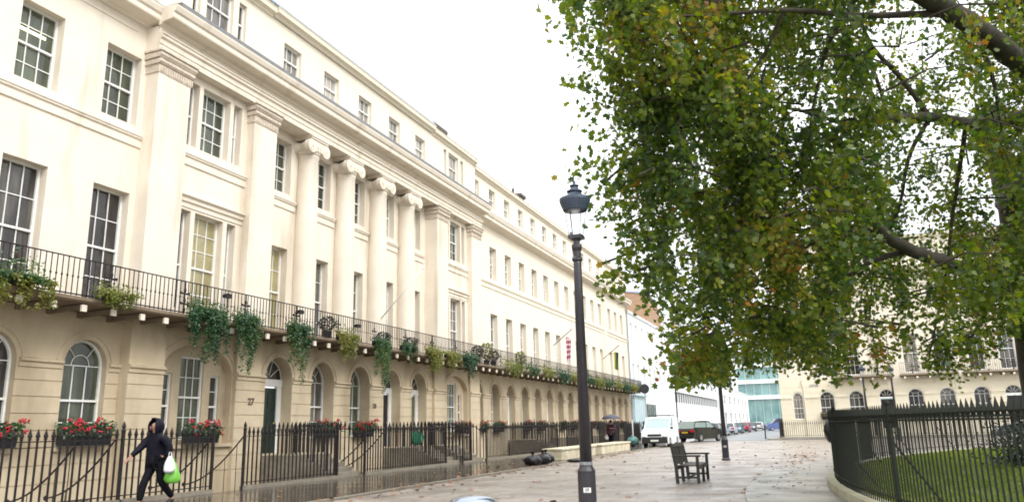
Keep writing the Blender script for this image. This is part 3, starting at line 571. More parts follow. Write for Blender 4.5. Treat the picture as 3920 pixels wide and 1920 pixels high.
# ================================================================== IRON RAILINGS
def spear(b,x,y,z0,z1,w=.0155):
    b.box(x-w,x+w,y-w,y+w,z0,z1-.20)
    n=len(b.v); zz=[z1-.20,z1-.15,z1]; ww=[.012,.032,.002]
    b.box(x-.026,x+.026,y-.026,y+.026,z1-.215,z1-.195)
    for z,q_ in zip(zz,ww): b.v+=[(x-q_,y-q_,z),(x+q_,y-q_,z),(x+q_,y+q_,z),(x-q_,y+q_,z)]
    n=len(b.v)-12
    for i in range(2):
        for k in range(4): j=(k+1)%4; b.f.append((n+i*4+k,n+i*4+j,n+(i+1)*4+j,n+(i+1)*4+k))
def straight_rail(label,p0,p1,z0=0,top=1.60,step=.17,post0=True,post1=True,group='iron railings in front of the terrace'):
    p0,p1=Vector((*p0,0)),Vector((*p1,0)); L=(p1-p0).length; d=(p1-p0)/L; n=max(1,round(L/step))
    r=empty('iron_railing',(p0.x,p0.y,z0),0,label,'railing',group); b=MB()
    for i in range(1,n): q_=d*(L*i/n); spear(b,q_.x,q_.y,.1,top)
    b.build('bars',IRON,r); t=MB(); o=Vector((-d.y,d.x,0))*.02
    for z in (.16,top-.26):
        a,c=Vector((0,0,z)),d*L+Vector((0,0,z)); t.v+=[tuple(a-o),tuple(a+o),tuple(c+o),tuple(c-o)]; t.v+=[tuple(Vector(v)+Vector((0,0,.022))) for v in t.v[-4:]]; k=len(t.v)-8
        t.f+=[tuple(k+i for i in q_) for q_ in ((0,3,2,1),(4,5,6,7),(0,1,5,4),(1,2,6,5),(2,3,7,6),(3,0,4,7))]
    t.build('rail',IRON,r)
    for f,q_ in ((post0,Vector()),(post1,d*L)):
        if f:
            p=MB(); p.box(q_.x-.03,q_.x+.03,q_.y-.03,q_.y+.03,0,top-.08); p.lathe((q_.x,q_.y,top-.08),[(.045,0),(.05,.03),(.03,.06),(.045,.11),(.03,.16),(.005,.22)],8); p.build('post',IRON,r)
    s=MB(); s.box(min(0,d.x*L)-.08,max(0,d.x*L)+.08,min(0,d.y*L)-.02,max(0,d.y*L)+.02,-.005,.09) if abs(d.y)>.5 else s.box(min(0,d.x*L),max(0,d.x*L),-.08,.08,-.3,.06)
    s.build('plinth',STONE,r); return r
RXF=-14.3
bridges=[(21.9,.75),(29.55,.75),(32.02,.75)]+[(RW[i],.7) for i in doors]
segs=[(8.2,12.9,'at the left edge, in front of the nearest arched window'),(12.9,15.65,'behind the walking person, up to the basement gate'),(16.8,21.1,'beside the open basement steps, left of the green door 27'),
 (22.7,28.75,'between door 27 and door 28'),(30.35,31.2,'short length between door 28 and the olive door'),(32.85,43.2,'below the far pilasters, right of the olive door'),
 (44.95,50.6,'past the first door of the plain range'),(52.3,57.9,'between the second and third doors of the plain range'),(59.6,65.2,'behind the umbrella holder, past the third door'),(66.9,76.3,'at the far end of the terrace')]
for k_,(a,b_,t) in enumerate(segs): straight_rail('black spiked railing '+t,(RXF,a),(RXF,b_),post1=k_>0)
o3=['first','second','third','fourth','fifth','sixth','seventh']
dn=['green door 27','black door 28','olive door right of 28']+['%s door of the plain range'%k for k in ('first','second','third','fourth','fifth')]
for i,(u,h) in enumerate(bridges):
    r=empty('entrance_steps',(0,u,0),0,'stone steps over the basement area to the '+dn[i],'steps','entrance steps of the terrace'); s=MB()
    pf=[(-14.42,-.25)]
    for k in range(5): pf+=[(-14.42-k*.30,.14*(k+1)),(-14.42-(k+1)*.30,.14*(k+1))]
    pf+=[(-17.35,.70),(-17.35,-.25)]; s.prof(pf[::-1],-.72,.72); s.build('treads',STONE,r)
    for sd in (-.76,.76):
        bb=MB(); n=17
        for k in range(n): x=-14.4-k*.17; spear(bb,x,sd,.05+min(.7,max(0,k*.09)),1.42+min(.36,k*.09))
        bb.build('side_railing',IRON,r)
        t=MB(); t.tube([(-14.4,sd,1.18),(-14.8,sd,1.5),(-17.2,sd,1.53)],.018,6); t.build('handrail',IRON,r)
# basement stair handrails
for i,(Y,w_,lab) in enumerate(((12.74,.9,'behind the walking person'),(16.8,1.15,'at the open gate left of door 27'),(23.9,.9,'right of door 27'))):
    r=empty('basement_steps',(RXF,Y,0),0,'curved iron handrails of the basement steps '+lab,'steps','basement steps'); s=MB()
    for k in range(11): s.box(-.22-k*.24,-.02-k*.24,-w_,0,-.22*(k+1)-.05,-.22*k-.1)
    s.build('treads',STONE,r)
    for off in ((0,-w_) ):
        t=MB(); pts=[(.02-0.02*k-.055*k*(1+k*.03),off,1.25-1.0*(k/10)-.35*math.sin(k/10*math.pi)) for k in range(11)]
        pts=[(-.05-1.9*(k/10)**1.0,off,1.22*(1-k/10)**1.7+.12) for k in range(11)]
        t.tube(pts,.02,6)
        for k in range(1,10,2): t.tube([pts[k],(pts[k][0],off,-.4-.1*k)],.009,4)
        t.ell((pts[-1][0]-.02,off,pts[-1][2]),(.06,.05,.06),8,6); t.build('handrail',IRON,r)
# garden railing
IRONG=mat('garden railing paint',(.014,.016,.012),.65,var=(.022,.024,.018),vscale=10,spec=.2)
r=empty('garden_railing',(0,0,0),0,'tall black curved railing around the garden lawn on the right','railing'); n=int(GR*(T1-T0)/.125); b=MB()
for i in range(n+1): a=T0+(T1-T0)*i/n; x,y=arcp(GR,a); spear(b,x,y,.14,1.62,.010)
b.build('bars',IRONG,r); b=MB()
for z in (.26,1.37):
    q_=[(*arcp(GR,T0+(T1-T0)*i/160),z) for i in range(161)]
    for i in range(160):
        a,c=T0+(T1-T0)*i/160,T0+(T1-T0)*(i+1)/160; p=[arcp(GR-.022,a),arcp(GR+.022,a),arcp(GR+.022,c),arcp(GR-.022,c)]
        b.q(*[(x,y,z+.02) for x,y in p]); b.q(*[(x,y,z) for x,y in p][::-1]); b.q((*p[1],z),(*p[2],z),(*p[2],z+.02),(*p[1],z+.02)); b.q((*p[3],z),(*p[0],z),(*p[0],z+.02),(*p[3],z+.02))
b.build('rail',IRONG,r)
for k in range(14):
    a=T0+(T1-T0)*(k+.5)/14; x,y=arcp(GR,a); xi,yi=arcp(GR-.7,a); p=MB(); p.tube([(x,y,.1),(x,y,1.60)],.03,8); p.ell((x,y,1.64),(.045,.045,.05),8,6); p.tube([(xi,yi,.05),(x,y,1.1)],.018,6); p.build('post',IRONG,r)
# right terrace front railing
straight_rail('pale looking thin railing on a dark plinth before the far cream terrace',(-3.3,68.0),(2.0,68.0),.1,1.35,.16,group='railings of the far terrace')
straight_rail('dark railing before the far cream terrace, right of its first door',(2.1,68.0),(4.2,68.0),.1,1.35,.16,group='railings of the far terrace')
straight_rail('dark railing running up the side street beside the far cream terrace',(-3.3,68.1),(-3.3,74),.1,1.5,.14,group='railings of the far terrace')
straight_rail('dark railing before the far cream terrace behind the parked cars',(6.1,68.0),(13.1,68.0),.1,1.35,.16,group='railings of the far terrace')
# low cream walls near kerb
for a,c,l in ((32.2,37.6,'low cream stone wall beside the lamp post, next to the bin bags'),(38.7,45.0,'low cream stone wall at the feet of the person with umbrella')):
    m=MB(); m.box(-11.3,-10.5,a,c,0.001,.42); m.box(-11.36,-10.44,a-.05,c+.05,.42,.50); tag(m.build('low_wall',STONEC,bevel=.02),l,'wall','low cream walls')
# ================================================================== FLOWERS AND TRAILING PLANTS
BOXM=mat('black planter',(.015,.016,.02),.5)
ordw=['leftmost','second','third','fourth','fifth','sixth','seventh','eighth','ninth','tenth','eleventh','twelfth','thirteenth','fourteenth','fifteenth','sixteenth']
def flower_box(X,Y,z,L,label,nf=16,h=.42,seed=0,shade=RED):
    r=empty('window_box',(X,Y,z),0,label,'window box','geranium window boxes of the terrace'); g=np.random.default_rng(seed)
    m=MB(); m.prof([(-.12,0),(.10,0),(.15,.26),(-.12,.26)],-L/2,L/2); m.build('planter',BOXM,r)
    n=int(620*L); P=np.stack([g.normal(.05,.12,n),g.uniform(-L/2-.08,L/2+.1,n),.22+g.beta(1.6,2.2,n)*h],1); P[:,2]-=.12*np.abs(P[:,0])
    leaf_mesh('leaves',P,rnorm(n,.3)+[.6,0,0],g.uniform(.06,.11,n),GERL,r,'oval')
    m=MB()
    for k in range(nf):
        c=(g.normal(.14,.09),g.uniform(-L/2-.1,L/2+.12),.22+g.uniform(.05,1.05)*h); s=g.uniform(.035,.075)
        for j in range(9): q_=g.normal(size=3)*s*.6; m.ell((c[0]+q_[0],c[1]+q_[1],c[2]+q_[2]*.7),(s*.42,s*.42,s*.36),5,4)
    m.build('flowers',shade,r)['kind']='stuff'
wsp=[(-17.28,11.93,1.22,1.25),(-17.28,14.43,1.22,1.35),(-17.05,18.15,1.17,1.2),(-17.1,24.46,1.2,1.2),(-17.1,27.02,1.2,1.15),(-17.0,35.97,1.17,1.2)]+[(-17.3,RW[i],1.2,1.1) for i in range(len(RW)) if i not in doors]
REDD=mat('geranium dark red',(.30,.03,.04),.6); REDO=mat('geranium orange red',(.50,.09,.05),.6)
names=['red geranium box cut by the left edge of the photo','large red geranium box under the nearest arched window','red geranium box right of the walking person, under the tripartite window','red geranium box under the arched window right of door 27','red geranium box under the second arched window right of door 27','red geranium box under the far tripartite window past the olive door']
for i,(x,y,z,L) in enumerate(wsp):
    lab=names[i] if i<6 else 'dark red geranium box on the plain far range, %s counting from the pavilion'%(['first']+ordw[1:])[i-6]
    flower_box(x,y,z,L,lab,24 if i<6 else 14,.42,seed=20+i,shade=RED if i<5 else (REDO if i in(5,6,7) else REDD))
for k_,(i_,l_) in enumerate(((1,'red geranium box on the far cream terrace, second window from its left end'),(4,'red geranium box on the far cream terrace, right of its first door'))):
    p_=flower_box(RX+RC[i_],RY-.22,RZ+1.38,1.15,l_,20,.42,seed=80+k_,shade=REDD); 
    o_=[x for x in COL.objects if x.get('label')==l_][0]; o_.rotation_euler=(0,0,rad(-90)); o_['group']='window boxes of the far terrace'
def trailing(Y,wid,drop,label,m=IVY,X=-16.15,z=4.78,dens=1.,up=.25,seed=0,planter=True):
    r=empty('trailing_plant',(X,Y,z),0,label,'trailing plant','plants trailing over the balcony edge'); g=np.random.default_rng(100+seed)
    if planter: p=MB(); p.box(-.22,.02,-min(.3,wid*.3),min(.3,wid*.3),-.06,.16); p.build('planter',BOXM,r)
    Ps=[]; ns=int(22*wid*dens)+5
    for k in range(ns):
        y=g.normal(0,wid*.27); y=g.uniform(-wid*.5,wid*.5); d=drop*(g.uniform(0,1)**1.4*1.15+.12)*max(.35,1-abs(y)/wid*.8); x=g.uniform(.0,.22); n=int(22+75*d)
        t=g.uniform(0,1,n)**.85; q_=np.stack([x+.08*np.sin(t*3)+g.normal(0,.035,n),y+.08*np.sin(t*5+k)+g.normal(0,.05,n),.14-t*d+g.normal(0,.03,n)],1); Ps.append(q_)
    n=int(260*wid*dens); Ps.append(np.stack([g.uniform(-.2,.2,n),g.uniform(-wid/2,wid/2,n),.05+g.beta(1.5,3,n)*up*1.6],1))
    P=np.concatenate(Ps); n=len(P); leaf_mesh('foliage',P,rnorm(n,.2)+[.7,0,0],g.uniform(.035,.085,n),m,r,'oval')
def YB(x): return onX(x*3920/2576,1,0) if 0 else None
def ybal(D,yD=800): return onX(D*3920/2576,yD*3920/2576,-16.15).y
tr=[(50,750,1.6,.8,'pale yellowish ivy spilling over the balcony at the left edge of the photo',LIME,.6,.08),(20,700,1.5,.25,'dark green leafy plants along the balcony floor at the left edge',IVY,1.3,.45),
 (285,760,1.1,.38,'low green plant under the second balcony ornament from the left',LIME,1.,.28),(520,800,1.35,1.55,'dense dark green ivy hanging below the balcony over the tripartite window',IVY,1.7,.30),
 (618,815,1.1,1.6,'long green ivy curtain left of the fanlight of door 27',IVY,1.5,.28),(748,850,1.0,1.75,'long green ivy curtain right of the fanlight of door 27',IVY,1.6,.28),(870,855,1.2,1.0,'yellow green trailing plant beside the black potted shrub',LIME,1.1,.35),
 (958,880,1.05,1.9,'long dark ivy curtain just left of door 28',IVY,1.6,.2),(1025,880,1.1,.6,'short green trailing plant above door 28',IVY,1.,.25),(1090,885,1.5,.95,'orange brown withering trailing plant above the olive door',LIME,1.2,.3),
 (1135,900,1.2,.85,'yellow green trailing plant right of the withering one',LIME,1.,.25),(1180,905,1.6,.95,'dark green trailing plant below the far pilaster of the pavilion',IVY,1.4,.3)]
for i,(dx,dy,wd,dp,lab,m_,dn_,up) in enumerate(tr): trailing(ybal(dx,dy),wd,dp,lab,m_,seed=i,dens=dn_,up=up,planter=i not in(1,))
for i,y in enumerate(np.linspace(41,75,12)): trailing(float(y),2.4,.45+.3*(i%3==0),'green plant trailing off the far balcony, %s beyond the pavilion'%(['nearest']+ordw[1:])[i],[LIME,IVY][i%2],seed=40+i,dens=.8,up=.4,planter=False)
def shrub(Y,h,label,m=IVY,X=-16.6,z=4.7,seed=0):
    r=empty('potted_shrub',(X,Y,z),0,label,'potted shrub','potted shrubs on the balcony'); g=np.random.default_rng(seed)
    p=MB(); p.lathe((0,0,0),[(.13,0),(.18,.28),(.2,.32)],12); p.build('pot',BOXM,r); s=MB(); s.tube([(0,0,.25),(.02,.01,h*.6),(0,.04,h*.9)],[.02,.015,.006],5); s.build('stem',BARK,r)
    n=int(500*h); t=g.uniform(0,1,n); a=g.uniform(0,6.28,n); R=(.10+.26*np.sin(t*3.0)**.7)*g.uniform(.3,1,n)**.5; P=np.stack([R*np.cos(a),R*np.sin(a),.35+t*(h-.35)],1); leaf_mesh('foliage',P,rnorm(n,.1),g.uniform(.05,.1,n),m,r,'oval')
DARKF=leafmat('dark shrub leaves',[(0,(.008,.014,.01)),(.7,(.02,.035,.02)),(1,(.05,.07,.03))],.15)
for i,(dx,dy,h,lab,m_) in enumerate([(828,830,.85,'very dark potted shrub on the balcony between the first two columns',DARKF),(1205,870,1.0,'dark potted shrub on the balcony right of the pavilion',DARKF),(1228,868,1.25,'tall pale green potted shrub second to the right of the pavilion',LIME),(1245,890,.9,'dark bushy potted shrub third to the right of the pavilion',DARKF),(1312,895,1.2,'pale green potted shrub furthest along the balcony',LIME),(970,835,.7,'dark wiry potted shrub on the balcony between the third and fourth columns',DARKF),(1040,850,.7,'dark wiry potted shrub on the balcony right of the bare flagpole',DARKF)]):
    shrub(onX(dx*1.5217,dy*1.5217,-16.5).y,h,lab,m_,seed=60+i)
# balcony floodlights
for i,(dx,dy,lab) in enumerate([(572,745,'small dark floodlight on the balcony rail above the tripartite window'),(755,785,'small dark floodlight on the balcony rail above door 27'),(900,820,'small dark floodlight on the balcony rail between the second and third columns')]):
    p=onX(dx*1.5217,dy*1.5217,-16.2); r=empty('floodlight',p,0,lab,'floodlight','floodlights on the balcony rail'); m=MB(); m.box(-.08,.08,-.13,.13,-.05,.05); m.box(-.06,.1,-.10,.10,.05,.07); m.build('housing',IRON,r,bevel=.01); m=MB(); m.tube([(0,0,-.03),(.0,.02,-.32)],.015,6); m.build('arm',IRON,r)
# flagpoles and flags
POLE=mat('white flagpole',(.8,.8,.78),.4)
def flagpole(b,t,label): m=MB(); m.tube([b,t],[.028,.02],8); m.ell(t,(.045,.045,.045),8,6); return tag(m.build('flagpole',POLE,None,True),label,'flagpole','flagpoles on the balcony')
b0=onX(1458,1219,-17.0); t0=onY(1620,1026,b0.y); flagpole(b0,t0,'bare white flagpole leaning out from the balcony between the third and fourth columns')
FLR=mat('red and white flag cloth',(.55,.03,.07),.8); 
nt=FLR.node_tree; tc=[n for n in nt.nodes if n.type=='TEX_COORD'][0]; wv=nt.nodes.new('ShaderNodeTexWave'); wv.inputs['Scale'].default_value=.9; wv.bands_direction='Z'; wv.inputs['Distortion'].default_value=4; wv.inputs['Detail'].default_value=2
rp=nt.nodes.new('ShaderNodeValToRGB'); rp.color_ramp.elements[0].position=.45; rp.color_ramp.elements[0].color=(.42,.12,.17,1); rp.color_ramp.elements[1].position=.6; rp.color_ramp.elements[1].color=(.8,.62,.66,1); lk(nt,tc.outputs['Object'],wv.inputs['Vector']); lk(nt,wv.outputs['Color'],rp.inputs[0]); lk(nt,rp.outputs[0],nt.nodes['Principled BSDF'].inputs['Base Color'])
def flag(px,py0,py1,Y,m,label,w=.5,cols=None):
    tp=onY(px,py0,Y); bt=onY(px,py1,Y); h=tp.z-bt.z; r=empty('flag',(tp.x,Y,tp.z),0,label,'flag','flags on the terrace')
    n=14
    def cloth(x0,x1,mm,nm):
        b=MB()
        for j in range(10):
            for i in range(n):
                def P(i,j): u=x0+(x1-x0)*i/n; v=j/10; return (u*w*(1-.25*v),.07*math.sin(u*16+v*3),-v*h-.1*u)
                b.q(P(i,j),P(i+1,j),P(i+1,j+1),P(i,j+1))
        b.build(nm,mm,r,True)
    if cols:
        for k,c in enumerate(cols): cloth(k/len(cols),(k+1)/len(cols),c,'stripe')
    else: cloth(0,1,m,'cloth')
    p=MB(); p.tube([(-.9,0,-.55),(w*1.2,0,.5)],.03,6); p.build('pole',mat('dark flag pole',(.12,.08,.06),.5) if 'dark flag pole' not in bpy.data.materials else bpy.data.materials['dark flag pole'],r)
flag(2165,1288,1378,onX(2165,1300,-15.6).y,FLR,'faded red and white flag hanging from the terrace just left of the lamp post',.40)
flag(2348,1345,1412,onX(2348,1345,-15.2).y,None,'yellow, green and black flag hanging near the far end of the terrace',.42,[mat('flag yellow',(.62,.58,.16),.8),mat('flag green',(.10,.22,.05),.8),mat('flag black',(.03,.02,.03),.8)])
# ================================================================== STREET LAMPS
LGL=bpy.data.materials.new('lantern glass'); LGL.use_nodes=True; nt=LGL.node_tree; nt.nodes.remove(nt.nodes['Principled BSDF']); tb=nt.nodes.new('ShaderNodeBsdfTransparent'); gb=nt.nodes.new('ShaderNodeBsdfGlossy'); gb.inputs['Roughness'].default_value=.05; ms=nt.nodes.new('ShaderNodeMixShader'); ms.inputs[0].default_value=.10; tb.inputs[0].default_value=(.95,.96,.97,1); lk(nt,tb.outputs[0],ms.inputs[1]); lk(nt,gb.outputs[0],ms.inputs[2]); lk(nt,ms.outputs[0],nt.nodes['Material Output'].inputs[0])
LHOOD=mat('lantern hood',(.05,.065,.09),.35,var=(.06,.08,.12),metal=.3)  # bluish tint in the colour stands in for glare on the hood
def lamp(loc,label,plates=True):
    r=empty('street_lamp',loc,0,label,'street lamp','old fashioned black street lamps')
    b=MB(); b.lathe((0,0,0),[(.17,-.04),(.17,.05),(.135,.09),(.132,.78),(.135,.80),(.10,.86),(.095,.90)],20); b.build('base',LAMPB,r,False,)
    b=MB(); b.lathe((0,0,0),[(.093,.88),(.062,3.93),(.058,4.0)],20); b.build('shaft',LAMPB,r,True)
    b=MB(); b.lathe((0,0,0),[(.06,3.96),(.085,3.99),(.085,4.02),(.062,4.05),(.065,4.13),(.082,4.19),(.082,4.24),(.05,4.25),(.05,4.30),(.08,4.335)],16); b.build('collar',LAMPB,r)
    b=MB(); b.lathe((0,0,0),[(.155,4.335),(.155,4.39)],4,rad(45)); l=b.build('lantern_base',LAMPB,r)
    b=MB()
    for k in range(6):
        a=2*math.pi*k/6+.3; a2=2*math.pi*(k+1)/6+.3; b.tube([(.11*math.cos(a),.11*math.sin(a),4.39),(.175*math.cos(a),.175*math.sin(a),4.84)],.006,4)
    b.build('lantern_frame',LAMPB,r)
    b=MB()
    for k in range(6):
        a=2*math.pi*k/6+.3; a2=2*math.pi*(k+1)/6+.3; b.q((.108*math.cos(a),.108*math.sin(a),4.39),(.108*math.cos(a2),.108*math.sin(a2),4.39),(.173*math.cos(a2),.173*math.sin(a2),4.84),(.173*math.cos(a),.173*math.sin(a),4.84))
    b.build('lantern_glass',LGL,r)
    b=MB(); b.lathe((0,0,0),[(.17,4.83),(.19,4.80),(.235,4.91),(.25,4.96),(.25,5.0),(.235,5.01),(.18,5.025),(.14,5.05),(.115,5.085),(.10,5.10),(.125,5.115),(.125,5.13),(.085,5.14),(.065,5.18),(.055,5.20),(.075,5.21),(.075,5.225),(.03,5.24),(.018,5.27),(.028,5.285),(.008,5.30),(.004,5.35)],24); b.build('hood',LHOOD,r)
    b=MB(); b.lathe((0,0,0),[(.05,4.76),(.06,4.80),(.02,4.81)],12); b.build('bulb',mat('lamp diffuser',(.75,.75,.72),.4) if 'lamp diffuser' not in bpy.data.materials else bpy.data.materials['lamp diffuser'],r)
    if plates:
        an=math.atan2(-loc[1],-loc[0]); c,s=math.cos(an),math.sin(an)
        b=MB()
        for k in range(8):
            a,a2=an-.42+.84*k/8,an-.42+.84*(k+1)/8; rr=.1345; b.q((rr*math.cos(a),rr*math.sin(a),.50),(rr*math.cos(a2),rr*math.sin(a2),.50),(rr*math.cos(a2),rr*math.sin(a2),.57),(rr*math.cos(a),rr*math.sin(a),.57))
        pl=b.build('number_plate',mat('white sticker',(.7,.7,.7),.5) if 'white sticker' not in bpy.data.materials else bpy.data.materials['white sticker'],r)
        text('17',.06,NUM,pl,(.138*c,.138*s,.535),(rad(90),0,an+rad(90)),'number')
        b=MB(); b.lathe((0,0,0),[(.0975,.885),(.0965,.93)],20); b.build('sticker_band',mat('worn grey sticker',(.09,.09,.10),.5,var=(.25,.25,.27),vscale=18) if 'worn grey sticker' not in bpy.data.materials else bpy.data.materials['worn grey sticker'],r)
    return r
L1p=at(2249,1900,11.25); lamp((L1p.x,L1p.y,-.04),'tall black street lamp with glass lantern nearest the camera')
lamp((-3.72,32.5,-.04),'black street lamp behind the bench, its lantern hidden in the leaves')
for i,(px,py) in enumerate(((3322,1600),(3432,1600))):
    p=onY(px,py,60+2*i); lamp((p.x,p.y,-.04),['thin looking distant street lamp beyond the garden railing, left one','distant street lamp beyond the garden railing, just left of the black door'][i],False)
# slim pole + round sign + bollard + signpost
p=onY(2597,1650,66); r=empty('slim_pole',(p.x,66,0),0,'slim dark pole with a box near its top beside the parked estate car','pole'); m=MB(); m.tube([(0,0,0),(0,0,6.2)],.055,8); m.build('shaft',IRON,r); m=MB(); m.box(-.1,.9,-.15,.15,4.2,5.6) if 0 else m.box(.06,.75,-.12,.12,4.3,5.35); m.build('signal_box',IRON,r,bevel=.03)
p=onY(2468,1487,58); r=empty('round_sign',(p.x,58,0),0,'round dark traffic sign on a pole above the white van','sign'); m=MB(); m.tube([(0,0,0),(0,0,p.z+.3)],.04,8); m.build('pole',mat('grey pole',(.35,.36,.37),.4),r)
m=MB(); n=28; ring=[(.36*math.cos(2*math.pi*i/n),p.z+.36*math.sin(2*math.pi*i/n)) for i in range(n)]; m.prof(ring,-.10,-.07); m.prof([(a*.93,p.z+(z-p.z)*.93) for a,z in ring],-.115,-.10); m.build('disc',mat('dark sign back',(.03,.03,.035),.5),r)
p=onY(2928,1640,73.7); r=empty('bollard',(p.x,73.7,-.03),0,'thin grey bollard post standing in the middle of the far street','bollard'); m=MB(); m.lathe((0,0,0),[(.07,0),(.06,.06),(.055,1.12),(.07,1.14),(.07,1.18),(.03,1.22)],12); m.build('post',mat('bollard grey',(.06,.065,.07),.5),r)
p=onY(2422,1640,53); r=empty('signpost',(p.x,53,0),0,'short white post standing behind the teal bin','post'); m=MB(); m.tube([(0,0,0),(0,0,1.75)],.04,8); m.build('post',WHITE,r)
# teal bin
p=onY(2421,1660,52); r=empty('covered_scooter',(p.x,52,.0),rad(8),'teal weatherproof cover over a parked scooter beside the van','scooter cover')
TEAL=mat('teal cover',(.06,.15,.13),.5,var=(.12,.28,.25),vscale=3,bump=.4,bscale=4); m=MB(); m.ell((0,0,.52),(.38,.72,.36),18,12); m.prof([(-.36,.16),(.36,.16),(.38,.5),(.2,.74),(-.2,.74),(-.38,.5)],-.6,.55); m.prof([(-.12,.7),(.12,.7),(.04,1.0),(-.04,1.0)],-.45,-.25); m.build('cover',TEAL,r,True); r.scale=(1,1,.78)
for s in (-1,1): w_=MB(); w_.prof([(s*.62+.2*math.cos(2*math.pi*i/14),.2+.2*math.sin(2*math.pi*i/14)) for i in range(14)],-.05,.05,0); w_.build('wheel',IRON,r)
# ================================================================== BENCH
WD=mat('weathered dark teak',(.022,.021,.016),.6,var=(.045,.042,.034),vscale=8,bump=.4,bscale=25,stretch=(1,1,6))
r=empty('park_bench',(-3.52,19.95,-.04),0,'dark weathered wooden bench seen end on, on the open paving','bench'); BL=1.75
for y in (0,BL*.5,BL-.07):
    end=y!=BL*.5
    m=MB(); m.prof([(-.02,0),(.055,0),(.04,.42),(-.07,.98),(-.13,.98),(-.04,.42)],y,y+.07) ; m.build('leg',WD,r)
    m=MB(); m.box(.50,.57,y,y+.07,0,.64 if end else .40); m.build('leg',WD,r)
    if end: m=MB(); m.box(-.07,.62,y-.01,y+.08,.64,.685); m.build('armrest',WD,r,bevel=.01)
m=MB()
for k in range(5): m.box(.045+k*.105,.135+k*.105,.0,BL,.415,.44)
m.build('seat',WD,r)
m=MB(); m.box(.03,.06,.07,BL-.07,.34,.41); m.box(.51,.55,.07,BL-.07,.33,.41); m.box(.0,.5,.02,.05,.12,.17); m.box(.0,.5,BL-.05,BL-.02,.12,.17); m.box(.25,.29,.05,BL-.05,.125,.165); m.build('stretcher',WD,r)
m=MB()
for k in range(12):
    y=.11+k*(BL-.24)/11.6; m.prof([(-.005,.47),(.02,.47),(-.075,.90),(-.095,.90)],y,y+.07)
m.prof([(-.07,.88),(-.045,.88),(-.065,.96),(-.10,.96)],.07,BL-.07); m.prof([(.0,.46),(.03,.46),(.025,.50),(-.008,.50)],.07,BL-.07); m.build('backrest',WD,r)
# ================================================================== BIN BAGS, HANGING BAG, LITTER BIN
BAG=mat('black bin bag plastic',(.008,.008,.011),.34,bump=1.,bscale=6,spec=.4)
def bag(loc,s,label,m=BAG,group='black bin bags on the kerb',seed=0,knot=True):
    g=random.Random(seed); r=empty('bin_bag',loc,g.uniform(0,6),label,'bin bag',group); b=MB(); n,mm=22,14
    for i in range(mm+1):
        ph=math.pi*i/mm
        for k in range(n):
            t=2*math.pi*k/n; q_=1+.13*math.sin(2*t+seed)+.10*math.sin(5*t+2*seed+i*.5)*math.sin(ph)+.06*math.sin(9*t-i*.8+seed)+g.uniform(-.05,.05)-.16*max(0,i/mm-.5); rr=math.sin(ph)**.75*q_
            b.v.append((s[0]*rr*math.cos(t),s[1]*rr*math.sin(t),s[2]*(1-math.cos(ph)) *(1 if i<mm*.8 else 1+.02*math.sin(5*t))))
    for i in range(mm):
        for k in range(n): j=(k+1)%n; b.f.append((i*n+k,i*n+j,(i+1)*n+j,(i+1)*n+k))
    b.build('sack',m,r,True)
    if knot: c=MB(); c.lathe((0,0,s[2]*2-.03),[(.06,0),(.025,.05),(.06,.10),(.09,.17)],9); c.build('knot',m,r)
    return r
bag((-10.28,28.0,.0),(.32,.34,.19),'black bin bag at the near end of the kerbside pile',seed=1); bag((-10.2,28.9,.0),(.32,.34,.20),'tallest black bin bag in the middle of the kerbside pile',seed=2); bag((-10.4,29.8,.0),(.32,.34,.20),'black bin bag at the far end of the kerbside pile',seed=3)
bag((-9.75,31.6,-.04),(.22,.30,.07),'small flat black bag lying on the paving past the bin bag pile',seed=6,knot=False)
p=onX(1063*1.5217,1095*1.5217,-14.2); gr=bag((-14.43,p.y,.84),(.10,.33,.27),'green plastic bag tied to the railing below the olive door',mat('green bag plastic',(.012,.20,.10),.25,bump=.8,bscale=9),'bags tied to railings',seed=9)
p=at(3192,1660,26); bag((p.x-.0,p.y,1.02-.38),(.30,.30,.42),'round black bag hanging on the outside of the garden railing',group='bags tied to railings',seed=12)
p=at(1809,1890,6.0); r=empty('litter_bin',(p.x,p.y,-.04),0,'round litter bin with a shiny domed lid cut by the bottom edge','litter bin')
m=MB(); m.lathe((0,0,0),[(.15,0),(.16,.02),(.17,.80),(.20,.84),(.205,.875),(.185,.885)],32); m.build('body',LAMPB,r,True)
m=MB(); m.lathe((0,0,0),[(.184,.876),(.17,.905),(.12,.925),(.05,.935),(.0,.936)],32); m.build('lid',mat('shiny blue grey lid',(.30,.34,.42),.12,metal=.8),r,True)
